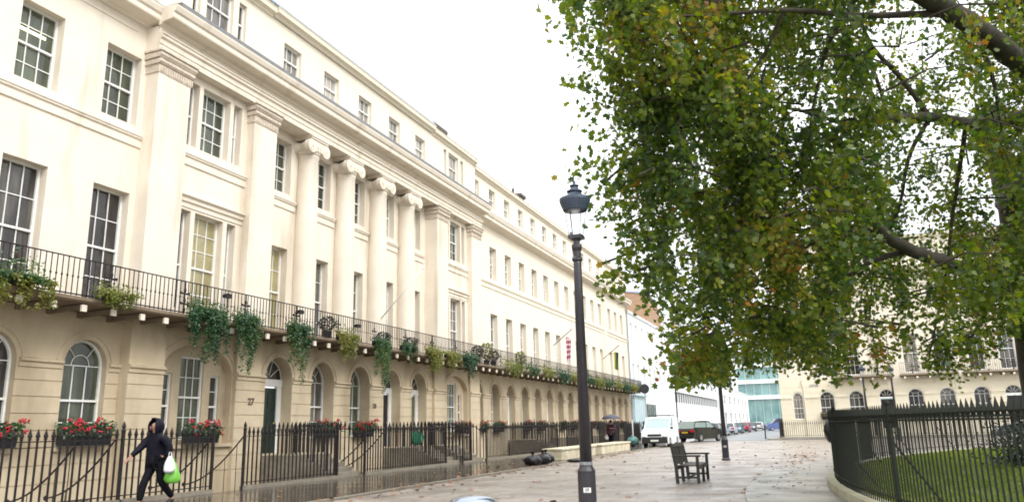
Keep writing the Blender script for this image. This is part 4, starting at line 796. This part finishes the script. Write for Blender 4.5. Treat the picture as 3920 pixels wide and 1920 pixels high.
# ================================================================== VEHICLES
TYRE=mat('tyre rubber',(.015,.015,.016),.8); RIM=mat('wheel rim',(.4,.4,.42),.35,metal=.7); TRIM=mat('black plastic trim',(.02,.02,.022),.5)
HL=mat('headlamp lens',(.75,.78,.8),.08,spec=.9); TL=mat('tail lamp red',(.5,.015,.02),.2); PLY=mat('yellow rear number plate',(.6,.42,.05),.4); PLW=mat('white front number plate',(.7,.7,.66),.4)
def paint(n,c): return mat(n,c,.22,coat=.6)
def vehicle(kind,loc,rz,pm,label,cat='car',gm=GLASSC,group='vehicles in the far street'):
    """x forward, y left"""
    r=empty({'van':'parked_van'}.get(kind,'parked_car'),loc,rz,label,cat,group)
    if kind=='van': L,hw,hr=4.3,.86,.80; prof_=[(2.15,.28),(2.2,.62),(2.12,.98),(1.45,1.16),(.95,1.30),(-2.1,1.30),(-2.15,.28)]; top=[(1.35,1.17),(.62,1.84),(.3,1.93),(-2.0,1.93),(-2.12,1.17)]; wx=(1.35,-1.35)
    elif kind=='estate': L,hw,hr=4.5,.87,.70; prof_=[(2.25,.28),(2.28,.55),(2.15,.74),(1.15,.92),(.9,.94),(-2.15,.96),(-2.25,.80),(-2.27,.30)]; top=[(1.15,.90),(.35,1.42),(-.3,1.46),(-1.75,1.43),(-2.2,.93)]; wx=(1.4,-1.3)
    else: L,hw,hr=4.1,.85,.66; prof_=[(2.05,.28),(2.08,.55),(1.95,.74),(1.1,.92),(-1.6,.95),(-2.0,.9),(-2.05,.3)]; top=[(1.1,.90),(.35,1.42),(-.3,1.47),(-1.2,1.42),(-1.9,.93)]; wx=(1.3,-1.25)
    def loft(pts,h0,h1,zl,zh):
        b=MB(); n=len(pts)
        for s in (-1,1):
            for x,z in pts: f=min(1,max(0,(z-zl)/(zh-zl))); b.v.append((x,s*(h0+(h1-h0)*f),z))
        for i in range(n): j=(i+1)%n; b.f.append((i,j,n+j,n+i))
        b.f.append(tuple(range(n))); b.f.append(tuple(range(n,2*n))[::-1]); return b
    loft(prof_,hw,hw-.04,.3,1.2).build('body',pm,r,bevel=.06)
    zt=max(z for x,z in top); loft(top,hw-.05,hr,top[0][1],zt).build('windows',gm,r,bevel=.03)
    rt=[(x,z) for x,z in top if z>zt-.12]; b=MB(); x0,x1=rt[0][0],rt[-1][0]; b.prof([(x0+.05,zt-.10),(x0-.05,zt-.02),((x0+x1)/2,zt+.03),(x1+.05,zt-.02),(x1-.03,zt-.10)],-hr-.025,hr+.025); b.build('roof',pm,r,bevel=.02)
    b=MB()
    for s in (-1,1):
        for (xa,za),(xb,zb) in ((top[0],top[1]),(top[-1],top[-2])): b.tube([(xa,s*(hw-.04),za),(xb,s*(hr+.01),zb)],.035,6)
        xm=-.25; b.tube([(xm,s*(hw-.04),top[0][1]),(xm,s*(hr+.015),zt-.04)],.03,6)
    if kind=='van':
        for s in (-1,1): b.prof([(-.35,1.25),(-2.08,1.25),(-2.0,1.9),(-.35,1.9)],s*hr+s*.0-.012 if s<0 else hr-.0,s*hr+.035 if s>0 else -hr+.0)
    b.build('pillars',pm,r)
    for x in wx:
        for s in (-1,1):
            w=MB(); n=20; w.prof([(x+.31*math.cos(2*math.pi*i/n),.31+.31*math.sin(2*math.pi*i/n)) for i in range(n)],s*hw-.17 if s>0 else -hw-.015,hw+.015 if s>0 else -hw+.17); wo=w.build('wheel',TYRE,r)
            w=MB(); w.prof([(x+.19*math.cos(2*math.pi*i/n),.31+.19*math.sin(2*math.pi*i/n)) for i in range(n)],*( (hw+.016,hw+.024) if s>0 else (-hw-.024,-hw-.016))); w.build('rim',RIM,wo)
    h=L/2
    b=MB(); b.box(h-.02,h+.10,-hw+.03,hw-.03,.26,.50 if kind!='van' else .66); b.build('front_bumper',TRIM if kind in('van','estate') else pm,r,bevel=.03)
    b=MB(); b.box(-h-.10,-h+.02,-hw+.03,hw-.03,.28,.52); b.build('rear_bumper',TRIM,r,bevel=.03)
    for s in (-1,1):
        b=MB(); z=.72 if kind=='van' else .62; b.ell((h-.0,s*(hw-.2),z),(.10,.17,.10),10,8); b.build('headlight',HL,r,True)
        b=MB(); 
        if kind=='van': b.box(-h-.03,-h+.02,s*(hw-.13)-.06,s*(hw-.13)+.06,.75,1.2)
        else: b.box(-h-.03,-h+.04,s*(hw-.22)-.2,s*(hw-.22)+.2,.70,.86)
        b.build('tail_light',TL,r)
        b=MB(); b.ell((top[0][0]-.25,s*(hw+.10),top[0][1]+.05),(.07,.10,.08),8,6); b.build('mirror',TRIM,r,True)
    b=MB(); b.box(h+.10,h+.115,-.26,.26,.38,.49); b.build('number_plate',PLW,r); b=MB(); b.box(-h-.035,-h-.028,-.28,.28,.62 if kind!='van' else .8,.74 if kind!='van' else .92); b.build('number_plate',PLY,r)
    if kind=='van': b=MB(); b.box(h+.035,h+.05,-.45,.45,.70,.84); b.build('grille',TRIM,r); b=MB(); [b.tube([(x,-.75,2.05),(x,.75,2.05)],.025,6) for x in (.1,-1.4)]; [b.tube([(x,s*.7,1.93),(x,s*.7,2.05)],.02,5) for x in (.1,-1.4) for s in (-1,1)]; b.build('roof_bar',TRIM,r)
    return r
vehicle('van',(-10.25,53.2,-.04),rad(-90),paint('van white paint',(.82,.83,.84)),'white van with black bumper and roof bars facing the camera','van',GLASSW)
ang=math.atan2(.92,.40); vehicle('estate',(-9.45,65.9,-.04),ang,paint('dark green car paint',(.010,.014,.013)),'very dark green estate car with red tail lights, parked just behind the white van',gm=mat('estate glass',(.20,.26,.25),.06,spec=.9)).scale=(1,1,1.13)
cc=[((.03,.04,.07),'dark blue hatchback just beyond the second street lamp'),((.30,.31,.33),'grey hatchback between the dark blue and the silver one'),((.55,.57,.6),'silver hatchback, first of the row up the side street'),((.75,.78,.8),'white hatchback, second of the row up the side street'),((.05,.12,.12),'dark teal hatchback, third of the row up the side street'),((.5,.04,.07),'red hatchback in the row up the side street'),((.06,.06,.07),'black hatchback, fifth of the row up the side street'),((.8,.82,.84),'white hatchback furthest up the side street')]
for i,((c,l),y) in enumerate(zip(cc,(80,86,92,101,110,121,133,150))): vehicle('hatch',(-10.9,y,-.02),rad(90) if i%2 else rad(-90),paint('car paint %d'%i,c),l)
vehicle('van',(-6.9,140,-.02),rad(200),paint('blue van paint',(.06,.10,.28)),'blue van crossing at the far end of the street','van')
vehicle('estate',(12.6,58.5,-.04),rad(180),paint('black car paint',(.012,.02,.024)),'black estate car parked side on behind the garden railing')
vehicle('hatch',(14.2,62.5,-.04),rad(180),paint('silver car paint',(.6,.62,.65)),'silver car parked behind the black estate car')
# ================================================================== PEOPLE
SKIN=mat('skin',(.36,.18,.13),.5); NAVY=mat('navy waterproof coat',(.004,.004,.009),.6,var=(.008,.008,.016),vscale=6,bump=.9,bscale=7,spec=.15); TRS=mat('dark trousers',(.005,.005,.008),.8,spec=.15,bump=.4,bscale=12); SHOE=mat('black shoes',(.01,.01,.01),.4)
def skin_obj(name,verts,edges,radii,m,parent,sub=2,root=0):
    me=bpy.data.meshes.new(name); me.from_pydata([tuple(v) for v in verts],edges,[]); o=ob(name,me,m,parent)
    bm_=bmesh.new(); bm_.from_mesh(me); bm_.verts.layers.skin.verify(); bm_.to_mesh(me); bm_.free(); sv=me.skin_vertices[0].data
    for i,r_ in enumerate(radii): sv[i].radius=(r_,r_) if not hasattr(r_,'__len__') else r_; sv[i].use_root=(i==root)
    s=o.modifiers.new('skin','SKIN'); s.use_smooth_shade=True; d=o.modifiers.new('sub','SUBSURF'); d.levels=sub; d.render_levels=sub
    return o
def person(loc,rz,label,J,top=NAVY,legs=TRS,hood=None,hair=None):
    """J: joints in local frame, x forward, y left, z up"""
    r=empty('person',loc,rz,label,'person'); V=[];E=[];Rd=[]
    def add(p,rd,par=None): V.append(Vector(p)); Rd.append(rd); i=len(V)-1; (E.append((par,i)) if par is not None else None); return i
    pel=add(J['pel'],(.15,.12)); sp=add(J['spine'],(.14,.11),pel); ch=add(J['chest'],(.17,.12),sp); nk=add(J['neck'],.055,ch); jw=add(J['neck']+Vector((.02,0,.07)),.06,nk); hd=add(J['head'],(.078,.095),jw); tp=add(J['head']+Vector((-.01,0,.09)),.05,hd)
    for s in ('l','r'):
        sh=add(J['sh'+s],.055,ch); el=add(J['el'+s],.036,sh); wr=add(J['wr'+s],.027,el); d=(J['wr'+s]-J['el'+s]).normalized(); pm=add(J['wr'+s]+d*.06,(.038,.018),wr); sd=Vector((0,0,1)).cross(d); sd=sd.normalized() if sd.length>.1 else Vector((0,1,0)); dn=Vector((0,0,-1))
        for k,(o_,ln) in enumerate(((-.028,.072),(-.010,.082),(.010,.078),(.027,.062))):
            a=add(V[pm]+sd*o_+d*.035,.009,pm); b=add(V[a]+d*ln*.5+dn*.012,.0085,a); add(V[b]+d*ln*.35+dn*.03,.007,b)
        th=add(V[wr]+d*.03+sd*(-.035),.010,wr); add(V[th]+d*.035-sd*.022,.009,th)
        hp=add(J['hip'+s],.10,pel); kn=add(J['kn'+s],.062,hp); an=add(J['an'+s],.04,kn); t=J['an'+s]+J.get('ft'+s,Vector((.15,0,-.05))); add(t,.035,an)
    skin_obj('body',V,E,Rd,SKIN,r)
    # clothes as slightly larger skins
    def cloth(name,seq,m,sub=2):
        vs=[];es=[];rs=[]
        for pts in seq:
            base=None
            for q_ in pts:
                if isinstance(q_,int): base=q_; continue
                vs.append(Vector(q_[0])); rs.append(q_[1]); i=len(vs)-1
                if base is not None: es.append((base,i))
                base=i
        skin_obj(name,vs,es,rs,m,r,sub)
    hm=(J['pel']+Vector((0,0,-.14)))
    cloth('jacket',[[(hm,(.235,.18)),(J['pel'],(.225,.175)),(J['spine'],(.21,.165)),(J['chest'],(.225,.165)),(J['neck']+Vector((0,0,-.01)),.08)],[3,(J['shl'],.10),(J['ell'],.078),(J['wrl'],.055)],[3,(J['shr'],.10),(J['elr'],.078),(J['wrr'],.055)]],top)
    cloth('trousers',[[(J['pel']+Vector((0,0,-.05)),(.17,.14)),(J['hipl'],.115),(J['knl'],.083),(J['anl']+Vector((0,0,.02)),.062)],[0,(J['hipr'],.115),(J['knr'],.083),(J['anr']+Vector((0,0,.02)),.062)]],legs)
    for s in ('l','r'):
        f=J.get('ft'+s,Vector((.15,0,-.05))); a=J['an'+s]; cloth('shoe',[[(a+Vector((-.03,0,-.02)),.052),(a+f*.6,.05),(a+f*1.15,.036)]],SHOE)
    h=J['head']
    m=MB(); m.ell((h.x+.088,h.y+.03,h.z+.005),(.012,.014,.009),8,6); m.ell((h.x+.088,h.y-.03,h.z+.005),(.012,.014,.009),8,6); m.build('eyes',mat('eye',(.05,.04,.035),.3) if 'eye' not in bpy.data.materials else bpy.data.materials['eye'],r)
    m=MB(); m.ell((h.x+.098,h.y,h.z-.025),(.016,.013,.025),8,6); m.build('nose',SKIN,r,True)
    m=MB(); m.ell((h.x+.088,h.y,h.z-.065),(.010,.026,.007),8,6); m.build('mouth',mat('lips',(.35,.10,.09),.5) if 'lips' not in bpy.data.materials else bpy.data.materials['lips'],r)
    m=MB()
    for s in (-1,1): m.ell((h.x-.01,h.y+s*.083,h.z-.01),(.022,.012,.034),8,6)
    m.build('ears',SKIN,r,True)
    if hood:
        m=MB(); n,mm=20,14; c=h+Vector((-.02,0,.0))
        for i in range(mm+1):
            ph=math.pi*(.0+.86*i/mm)
            for k in range(n):
                t=math.pi*.30+ (2*math.pi-.60*math.pi)*k/(n-1); m.v.append((c.x+.155*math.sin(ph)*math.cos(t)+(.05 if i<3 else 0),c.y+.135*math.sin(ph)*math.sin(t),c.z+.165*math.cos(ph)+.0))
        for i in range(mm):
            for k in range(n-1): m.f.append((i*n+k,i*n+k+1,(i+1)*n+k+1,(i+1)*n+k))
        o=m.build('hood',hood,r,True); s=o.modifiers.new('solid','SOLIDIFY'); s.thickness=.02
    if hair:
        m=MB(); m.ell((h.x-.02,h.y,h.z+.03),(.10,.092,.115),14,10); m.build('hair',hair,r,True)
    return r
V3=Vector
# walker: heading left (towards -Y), stride open
J=dict(pel=V3((0,0,.93)),spine=V3((.02,0,1.12)),chest=V3((.05,0,1.33)),neck=V3((.08,0,1.47)),head=V3((.12,0,1.60)),shl=V3((.05,.19,1.40)),ell=V3((-.06,.29,1.19)),wrl=V3((-.04,.30,.96)),shr=V3((.05,-.19,1.40)),elr=V3((.22,-.28,1.18)),wrr=V3((.42,-.28,1.01)),hipl=V3((0,.09,.88)),knl=V3((-.06,.10,.48)),anl=V3((-.34,.10,.14)),hipr=V3((0,-.09,.88)),knr=V3((.20,-.10,.50)),anr=V3((.28,-.10,.09)),ftl=V3((.13,0,-.10)),ftr=V3((.16,0,-.03)))
PX,PY=-12.9,12.55
person((PX,PY,0),rad(-100),'person in a dark hooded coat walking left past the railings, carrying shopping bags',J,hood=NAVY)
rot=Matrix.Rotation(rad(-100),3,'Z'); hl=rot@J['wrl']+V3((PX,PY,0))
def carrier(off,s,col,label,seed):
    r=empty('carrier_bag',hl+off,rad(20),label,'carrier bag','carrier bags in the walker\'s hand'); b=MB(); n,mm=18,10; g=random.Random(seed)
    for i in range(mm+1):
        t=i/mm; w=s[0]*(.25+.75*math.sin(min(1,t*1.15)*math.pi*.5)) if t<.85 else s[0]*(1-(t-.85)*2.2); z=-.06-s[2]*t
        for k in range(n): a=2*math.pi*k/n; q_=1+.10*math.sin(4*a+i*.6+seed); b.v.append((w*q_*math.cos(a),s[1]*(w/s[0])*q_*math.sin(a),z))
    for i in range(mm):
        for k in range(n): j=(k+1)%n; b.f.append((i*n+k,i*n+j,(i+1)*n+j,(i+1)*n+k))
    b.f.append(tuple(range(mm*n,mm*n+n))); b.build('sack',col,r,True); h=MB(); h.tube([(.03,0,-.08),(.02,0,.02),(-.02,0,.02),(-.03,0,-.08)],.008,5); h.build('handle',col,r)
carrier(V3((.06,.08,-.02)),(.16,.10,.42),mat('bright green bag',(.15,.42,.05),.35,bump=.7,bscale=9),'bright green carrier bag held behind the white one by the walking person',2)
carrier(V3((.10,-.06,.10)),(.12,.085,.32),mat('white bag',(.78,.76,.80),.35,bump=.7,bscale=9),'white carrier bag held by the walking person',5)
# umbrella holder
J2=dict(pel=V3((0,0,.93)),spine=V3((.0,0,1.12)),chest=V3((.02,0,1.33)),neck=V3((.02,0,1.48)),head=V3((.04,0,1.61)),shl=V3((0,.19,1.41)),ell=V3((.06,.26,1.18)),wrl=V3((.26,.15,1.24)),shr=V3((0,-.19,1.41)),elr=V3((-.02,-.27,1.14)),wrr=V3((.10,-.27,.92)),hipl=V3((0,.09,.88)),knl=V3((.12,.10,.50)),anl=V3((.18,.10,.09)),hipr=V3((0,-.09,.88)),knr=V3((-.02,-.10,.48)),anr=V3((-.22,-.10,.12)))
UPX=onY(2338,1600,46).x
person((UPX,46,0),rad(-100),'person in a dark plum jacket standing under a grey umbrella near the low wall',J2,top=mat('plum jacket',(.05,.012,.025),.7),hair=mat('dark hair',(.02,.014,.01),.6))
rt2=Matrix.Rotation(rad(-100),3,'Z'); hp=rt2@J2['wrl']+V3((UPX,46,0)); r=empty('umbrella',hp+V3((.0,-.08,-.05)),0,'grey blue open umbrella held over the person by the low wall','umbrella'); m=MB(); n,mm=16,6; 
for i in range(mm+1):
    for k in range(n): a=2*math.pi*k/n; rr=.56*math.sin(math.pi/2*i/mm)*(1-.04*(k%2)*i/mm); m.v.append((rr*math.cos(a),rr*math.sin(a),.60+.26*math.cos(math.pi/2*i/mm)))
for i in range(mm):
    for k in range(n): j=(k+1)%n; m.f.append((i*n+k,i*n+j,(i+1)*n+j,(i+1)*n+k))
m.build('canopy',mat('umbrella cloth',(.05,.05,.075),.6),r,True); m=MB(); m.tube([(0,0,-.1),(0,0,.92)],.01,6); m.build('shaft',IRON,r)
r=empty('carrier_bag',(rt2@J2['wrr']+V3((UPX,46,-.05))),0,'small white bag in the hand of the umbrella holder','bag'); m=MB(); m.ell((0,0,-.14),(.12,.07,.15),12,8); m.build('sack',WHITE,r,True); m=MB(); m.tube([(.03,0,-.03),(0,0,.05),(-.03,0,-.03)],.006,4); m.build('handle',WHITE,r)
J3=dict(J2); J3['wrl']=V3((.12,.25,.95)); p=onY(2607,1620,69.5)
person((p.x,69.5,0),rad(-90),'distant person in dark clothes standing between the van and the estate car',J3,hair=bpy.data.materials['dark hair'])
# ================================================================== PLANE TREE
tr_=empty('plane_tree',(5.85,26.,0),0,'huge plane tree with autumn tinted leaves overhanging the square from the right','tree')
TB=Vector((5.85,26.,0))
def limb(pts,taper=1,k=10):
    """pts: (px,py,depth,width_px)"""
    P=[at(a,b,c)-TB for a,b,c,_ in pts]; R=[w_*c/2/F for _,_,c,w_ in pts]
    if pts[0][0]>3930 or pts[0][3]>60: P=[Vector((0,-.1,7.6 if P[0].z>6 else P[0].z-.6))]+P; R=[.33]+R
    # densify by catmull-rom
    Q=[];RR=[]
    for i in range(len(P)-1):
        p0,p1,p2,p3=P[max(i-1,0)],P[i],P[i+1],P[min(i+2,len(P)-1)]
        for j in range(k):
            t=j/k; q_=.5*((2*p1)+(p2-p0)*t+(2*p0-5*p1+4*p2-p3)*t*t+(3*p1-p0-3*p2+p3)*t**3); q_+=Vector((random.uniform(-1,1),random.uniform(-1,1),random.uniform(-1,1)))*R[i]*.12
            Q.append(q_); RR.append(R[i]*(1-t)+R[i+1]*t)
    Q.append(P[-1]); RR.append(R[-1]); return Q,RR
tk=MB()
tp=[(0,0,-.2,.62),(.0,0,.5,.47),(-.05,.0,2.5,.41),(.05,.05,5.5,.39),(.1,.0,7.6,.37),(-.1,-.3,9.3,.34)]
tk.tube([Vector(p[:3]) for p in tp],[p[3] for p in tp],16); tk.build('trunk',BARK,tr_,True)
limbs=[[(3935,1120,25.6,66),(3850,1070,22,64),(3720,1040,18,60),(3560,985,15.5,52),(3400,905,14.5,42),(3300,780,14,28),(3230,640,13.8,14)],
 [(3890,800,26,62),(3850,700,24,55),(3800,560,21,48),(3770,430,19,40)],
 [(3990,470,18,60),(3840,465,18,56),(3700,470,17,48),(3560,450,17,40),(3400,455,16,30),(3240,480,16,18),(3100,560,16,9)],
 [(4100,390,16,92),(3920,250,15,86),(3740,110,14,80),(3600,25,13.5,74),(3430,-80,13,66),(3200,-220,13,60)],
 [(3560,450,17,24),(3450,300,17,20),(3340,180,17,16),(3280,40,17,12),(3240,-60,17,8)],
 [(3400,455,16,16),(3330,250,16,14),(3200,190,16,10),(3060,200,16,6)],
 [(3500,955,15,26),(3340,1000,15,19),(3200,1100,15.5,13),(3120,1250,16,6)],
 [(3240,480,16,16),(3050,420,15,13),(2900,420,15,10),(2760,500,14.5,6)],
 [(3600,50,13.5,30),(3300,60,13.5,22),(3000,40,13,18),(2700,60,13,12),(2480,60,13,6),(2380,70,13,3)],
 [(3380,890,14.5,20),(3200,860,15.5,15),(3000,900,17,11),(2800,960,17,8),(2620,1080,17,4)],
 [(3700,470,17,20),(3650,800,18,14),(3620,1050,18,10),(3560,1350,18,5)],
 [(3840,1040,25,24),(3780,1180,23,16),(3700,1320,22,8)],[(3300,-40,14,20),(3180,150,14.5,16),(3130,330,15,12),(3100,520,15,8),(3120,760,15,4)],[(3560,450,17,18),(3480,600,17,15),(3440,800,17.5,11),(3350,1010,18,7),(3330,1220,18,4)],[(2760,500,14.5,10),(2700,300,14,8),(2640,120,13.5,5)],[(2900,420,15,9),(2870,700,15,7),(2850,980,15.5,5),(2800,1250,16,3)],
 [(3000,40,13,16),(2900,250,13.5,12),(2700,500,14,9),(2560,720,14,6),(2420,900,14,3)],
 [(3740,140,14,26),(3800,300,14,16),(3830,480,14.5,8)]]
lm=MB(); tips=[]
for L_ in limbs:
    Q,RR=limb(L_); lm.tube(Q,RR,10); tips.append([q_+TB for q_ in Q])
lm.build('limbs',BARK,tr_,True)
# crown
G_=np.array([[.3,1.1,8,9,9,7,6,7,5,3,5,6,8],[0,.5,7.5,9,9,9,6,7,6,5,4,6,8],[0,1.2,9,9,9,9,7,8,8,7,6,7,8],[0,.6,8,9,9,9,9,9,8,7,8,8,8],[0,1.3,6,8,9,9,9,9,8,6,7,6,8],[0,0,4.6,8,9,9,9,9,8.5,7.5,8,9,9],[0,0,3,7,9,9,9,9,8.5,5.5,7.5,9,9],[0,0,1.3,4,9,9,9,8.5,6.5,3,6.5,8,6],[0,0,0,4,8.5,9,8.5,7.5,6.5,2,5.5,6,2],[0,0,0,3,8,8,6,4,6,1,5,3.5,.8]])/9.
def dens(D,E_):
    x=(D-1350)/100.-.0; y=E_/100.-.5; x=min(max(x,0),11.999); y=min(max(y,0),8.999); i,j=int(x),int(y); fx,fy=x-i,y-j
    return (G_[j,i]*(1-fx)+G_[j,i+1]*fx)*(1-fy)+(G_[j+1,i]*(1-fx)+G_[j+1,i+1]*fx)*fy
low=[(1350,-200),(1500,60),(1530,300),(1510,470),(1570,600),(1545,730),(1600,740),(1660,800),(1655,930),(1700,985),(1780,965),(1850,990),(1900,930),(1960,950),(2000,925),(2060,955),(2110,985),(2140,940),(2180,985),(2215,990),(2250,930),(2300,905),(2350,960),(2400,985),(2440,950),(2490,930),(2530,860),(2600,840),(2800,800)]
def bottom(D):
    for (a,b),(c,d) in zip(low[5:-1],low[6:]):
        if a<=D<=c: return b+(d-b)*(D-a)/(c-a)
    return 760
g=np.random.default_rng(5); LP=[];LN=[];LS=[]; twigs=MB(); ncl=0
def pxD(p):
    v=Vector(p)-EY; z=v.dot(FW); return (CX+F*v.dot(RT)/z)/1.5217,(CY-F*v.dot(UP)/z)/1.5217
def okp(p,pw=1.):
    D,E_=pxD(p)
    if E_<-25 or D>2590: return True
    if D>1545 and E_>bottom(D)+14*g.normal(): return False
    return g.uniform()<dens(D,max(E_,0))**pw
def strand(top,L,dr,sp=.13,thick=.006,stepl=.034):
    """a hanging shoot with leaves set along it"""
    n=max(4,int(L/stepl)); pts=[]; p=Vector(top); d=Vector((dr[0],dr[1],-.55)); seg=6
    for i in range(seg+1):
        pts.append(p.copy()); d=Vector((d.x*.72+g.normal()*.06,d.y*.72+g.normal()*.06,-1)).normalized(); p=p+d*L/seg
        D,E_=pxD(p)
        if D<2590 and E_>0 and D>1545 and E_>bottom(D): break
    if len(pts)<2: return
    A=np.array([tuple(q_) for q_ in pts]); t=g.uniform(0,len(pts)-1,n)**1.0; i=np.minimum(t.astype(int),len(pts)-2); f=(t-i)[:,None]
    c=A[i]*(1-f)+A[i+1]*f+g.normal(size=(n,3))*[sp,sp,sp*.6]; nn=g.normal(size=(n,3)); nn[:,2]=np.abs(nn[:,2])*.6+.25
    LP.append(c); LN.append(nn); LS.append(g.uniform(.075,.145,n)*(1-.25*t/len(pts)))
    twigs.tube([q_-TB for q_ in pts],[thick*(1-.7*k/len(pts)) for k in range(len(pts))],4,False)
nb=0
HX=[(g.uniform(1480,2580),g.uniform(0,940),g.uniform(12,34)) for _ in range(130)]
while nb<635:
    D=g.uniform(1400,3150); E_=g.uniform(-330,930)
    if D<2590 and E_>-25 and g.uniform()>dens(D,max(E_,0))**1.6: continue
    if (D>2590 or E_<-25) and g.uniform()>.6: continue
    if D>1545 and E_>bottom(D)-45: continue
    dp=g.uniform(12.3,19) if E_<560 else g.uniform(13.5,23)
    if D<1720: dp=g.uniform(12.3,15)
    elif D>2150 and E_<780: dp=g.uniform(15.5,24) if g.uniform()<.9 else g.uniform(12.5,14)
    c=at(D*1.5217,E_*1.5217,dp)
    if c.z<2.1: continue
    nb+=1; sc=dp/16; out=Vector((g.normal(),g.normal(),0)).normalized(); br=g.uniform(.35,.75)*sc*(.55 if D<1540 else 1)
    if D>1560: twigs.tube([c-TB-out*br*1.2+Vector((0,0,-.05)),c-TB+Vector((0,0,.12)),c-TB+out*br],[.028,.016,.006],5,False)
    for k in range(int(g.uniform(7,13))):
        a_=g.uniform(-1.1,1.); off=out*br*a_+Vector((g.normal()*.16*sc,g.normal()*.16*sc,g.normal()*.12))
        L=g.uniform(.35,1.0) if g.uniform()<.6 else g.uniform(.9,1.9)
        q9=pxD(c+off+Vector((0,0,-.35*L)))
        if any((q9[0]-h_[0])**2+(q9[1]-h_[1])**2<h_[2]**2 for h_ in HX): continue
        if okp(c+off,1.0): strand(c+off,L*sc,(out.x*.5*a_,out.y*.5*a_),sp=.11*sc,stepl=.030)
# long drooping sprays at the left edge of the crown
for (D,E_,dp) in ((1400,15,12.6),(1425,40,12.6),(1462,215,12.8),(1470,120,12.8),(1500,330,13),(1490,430,13),(1475,436,13),(1520,470,13),(1512,400,13),(1530,560,13.2),(1560,700,13.4),(1535,735,13.4),(1545,690,13.4),(1600,690,13.5),(1585,640,13.5),(1660,860,14),(1668,930,14),(1550,520,13),(1570,580,13),(1640,770,14),(1440,80,12.6),(1486,280,12.8)):
    c=at(D*1.5217,E_*1.5217,dp); n=26; a=g.normal(size=(n,3))*[.22,.22,.13]; LP.append(np.array(c)+a); nn=g.normal(size=(n,3)); nn[:,2]=np.abs(nn[:,2])+.3; LN.append(nn); LS.append(g.uniform(.08,.15,n))
P=np.concatenate(LP)-np.array(TB); leaf_mesh('crown',P,np.concatenate(LN),np.concatenate(LS),PLANE,tr_)
twigs.build('twigs',BARK,tr_)['kind']='stuff'
# shrub at the foot of the trunk
r=empty('garden_shrub',(5.3,25.6,0),0,'dark green shrub at the foot of the plane tree trunk','shrub'); g=np.random.default_rng(8); n=2600; a=g.normal(size=(n,3))*[.55,.5,.42]; a[:,2]=np.abs(a[:,2])*1.3+.1; leaf_mesh('foliage',a,rnorm(n,.2),g.uniform(.06,.12,n),DARKF,r,'oval')
m=MB(); [m.tube([(0,0,0),(g.normal()*.25,g.normal()*.25,.9)],[.02,.006],5) for k in range(7)]; m.build('stem',BARK,r)
# ================================================================== LIGHT
W=bpy.data.worlds.new('World'); S.world=W; W.use_nodes=True; nt=W.node_tree; bg=nt.nodes['Background']; sk=nt.nodes.new('ShaderNodeTexSky'); sk.sky_type='NISHITA'; sk.sun_disc=False
SE,SR=rad(42),rad(118); sk.sun_elevation=SE; sk.sun_rotation=SR; sk.air_density=1; sk.dust_density=5; sk.ozone_density=1
hs=nt.nodes.new('ShaderNodeHueSaturation'); hs.inputs['Saturation'].default_value=.22; lk(nt,sk.outputs[0],hs.inputs['Color']); mxs=nt.nodes.new('ShaderNodeMix'); mxs.data_type='RGBA'; mxs.inputs[0].default_value=.75; mxs.inputs[7].default_value=(6.3,6.45,6.6,1); lk(nt,hs.outputs[0],mxs.inputs[6]); tcw=nt.nodes.new('ShaderNodeTexCoord'); sx=nt.nodes.new('ShaderNodeSeparateXYZ'); lk(nt,tcw.outputs['Generated'],sx.inputs[0]); mr=nt.nodes.new('ShaderNodeMapRange'); mr.inputs['From Max'].default_value=1; mr.inputs['To Min'].default_value=.85; mr.inputs['To Max'].default_value=1.75; lk(nt,sx.outputs[2],mr.inputs[0])
vm=nt.nodes.new('ShaderNodeVectorMath'); vm.operation='SCALE'; lk(nt,mxs.outputs[2],vm.inputs[0]); lk(nt,mr.outputs[0],vm.inputs['Scale']); lk(nt,vm.outputs[0],bg.inputs['Color']); bg.inputs['Strength'].default_value=.15
sl=bpy.data.lights.new('sun','SUN'); sl.energy=.6; sl.angle=rad(18); sl.color=(1,.95,.88); so=bpy.data.objects.new('sun',sl); COL.objects.link(so)
dv=Vector((math.sin(SR)*math.cos(SE),math.cos(SR)*math.cos(SE),math.sin(SE))); so.rotation_euler=dv.to_track_quat('Z','Y').to_euler(); so.location=(0,0,40)
vs=S.view_settings; vs.view_transform='Standard'; vs.look='None'; vs.exposure=.95; vs.gamma=1
S.cycles.filter_width=1.8
S.cycles.max_bounces=6; S.cycles.diffuse_bounces=3; S.cycles.transparent_max_bounces=8
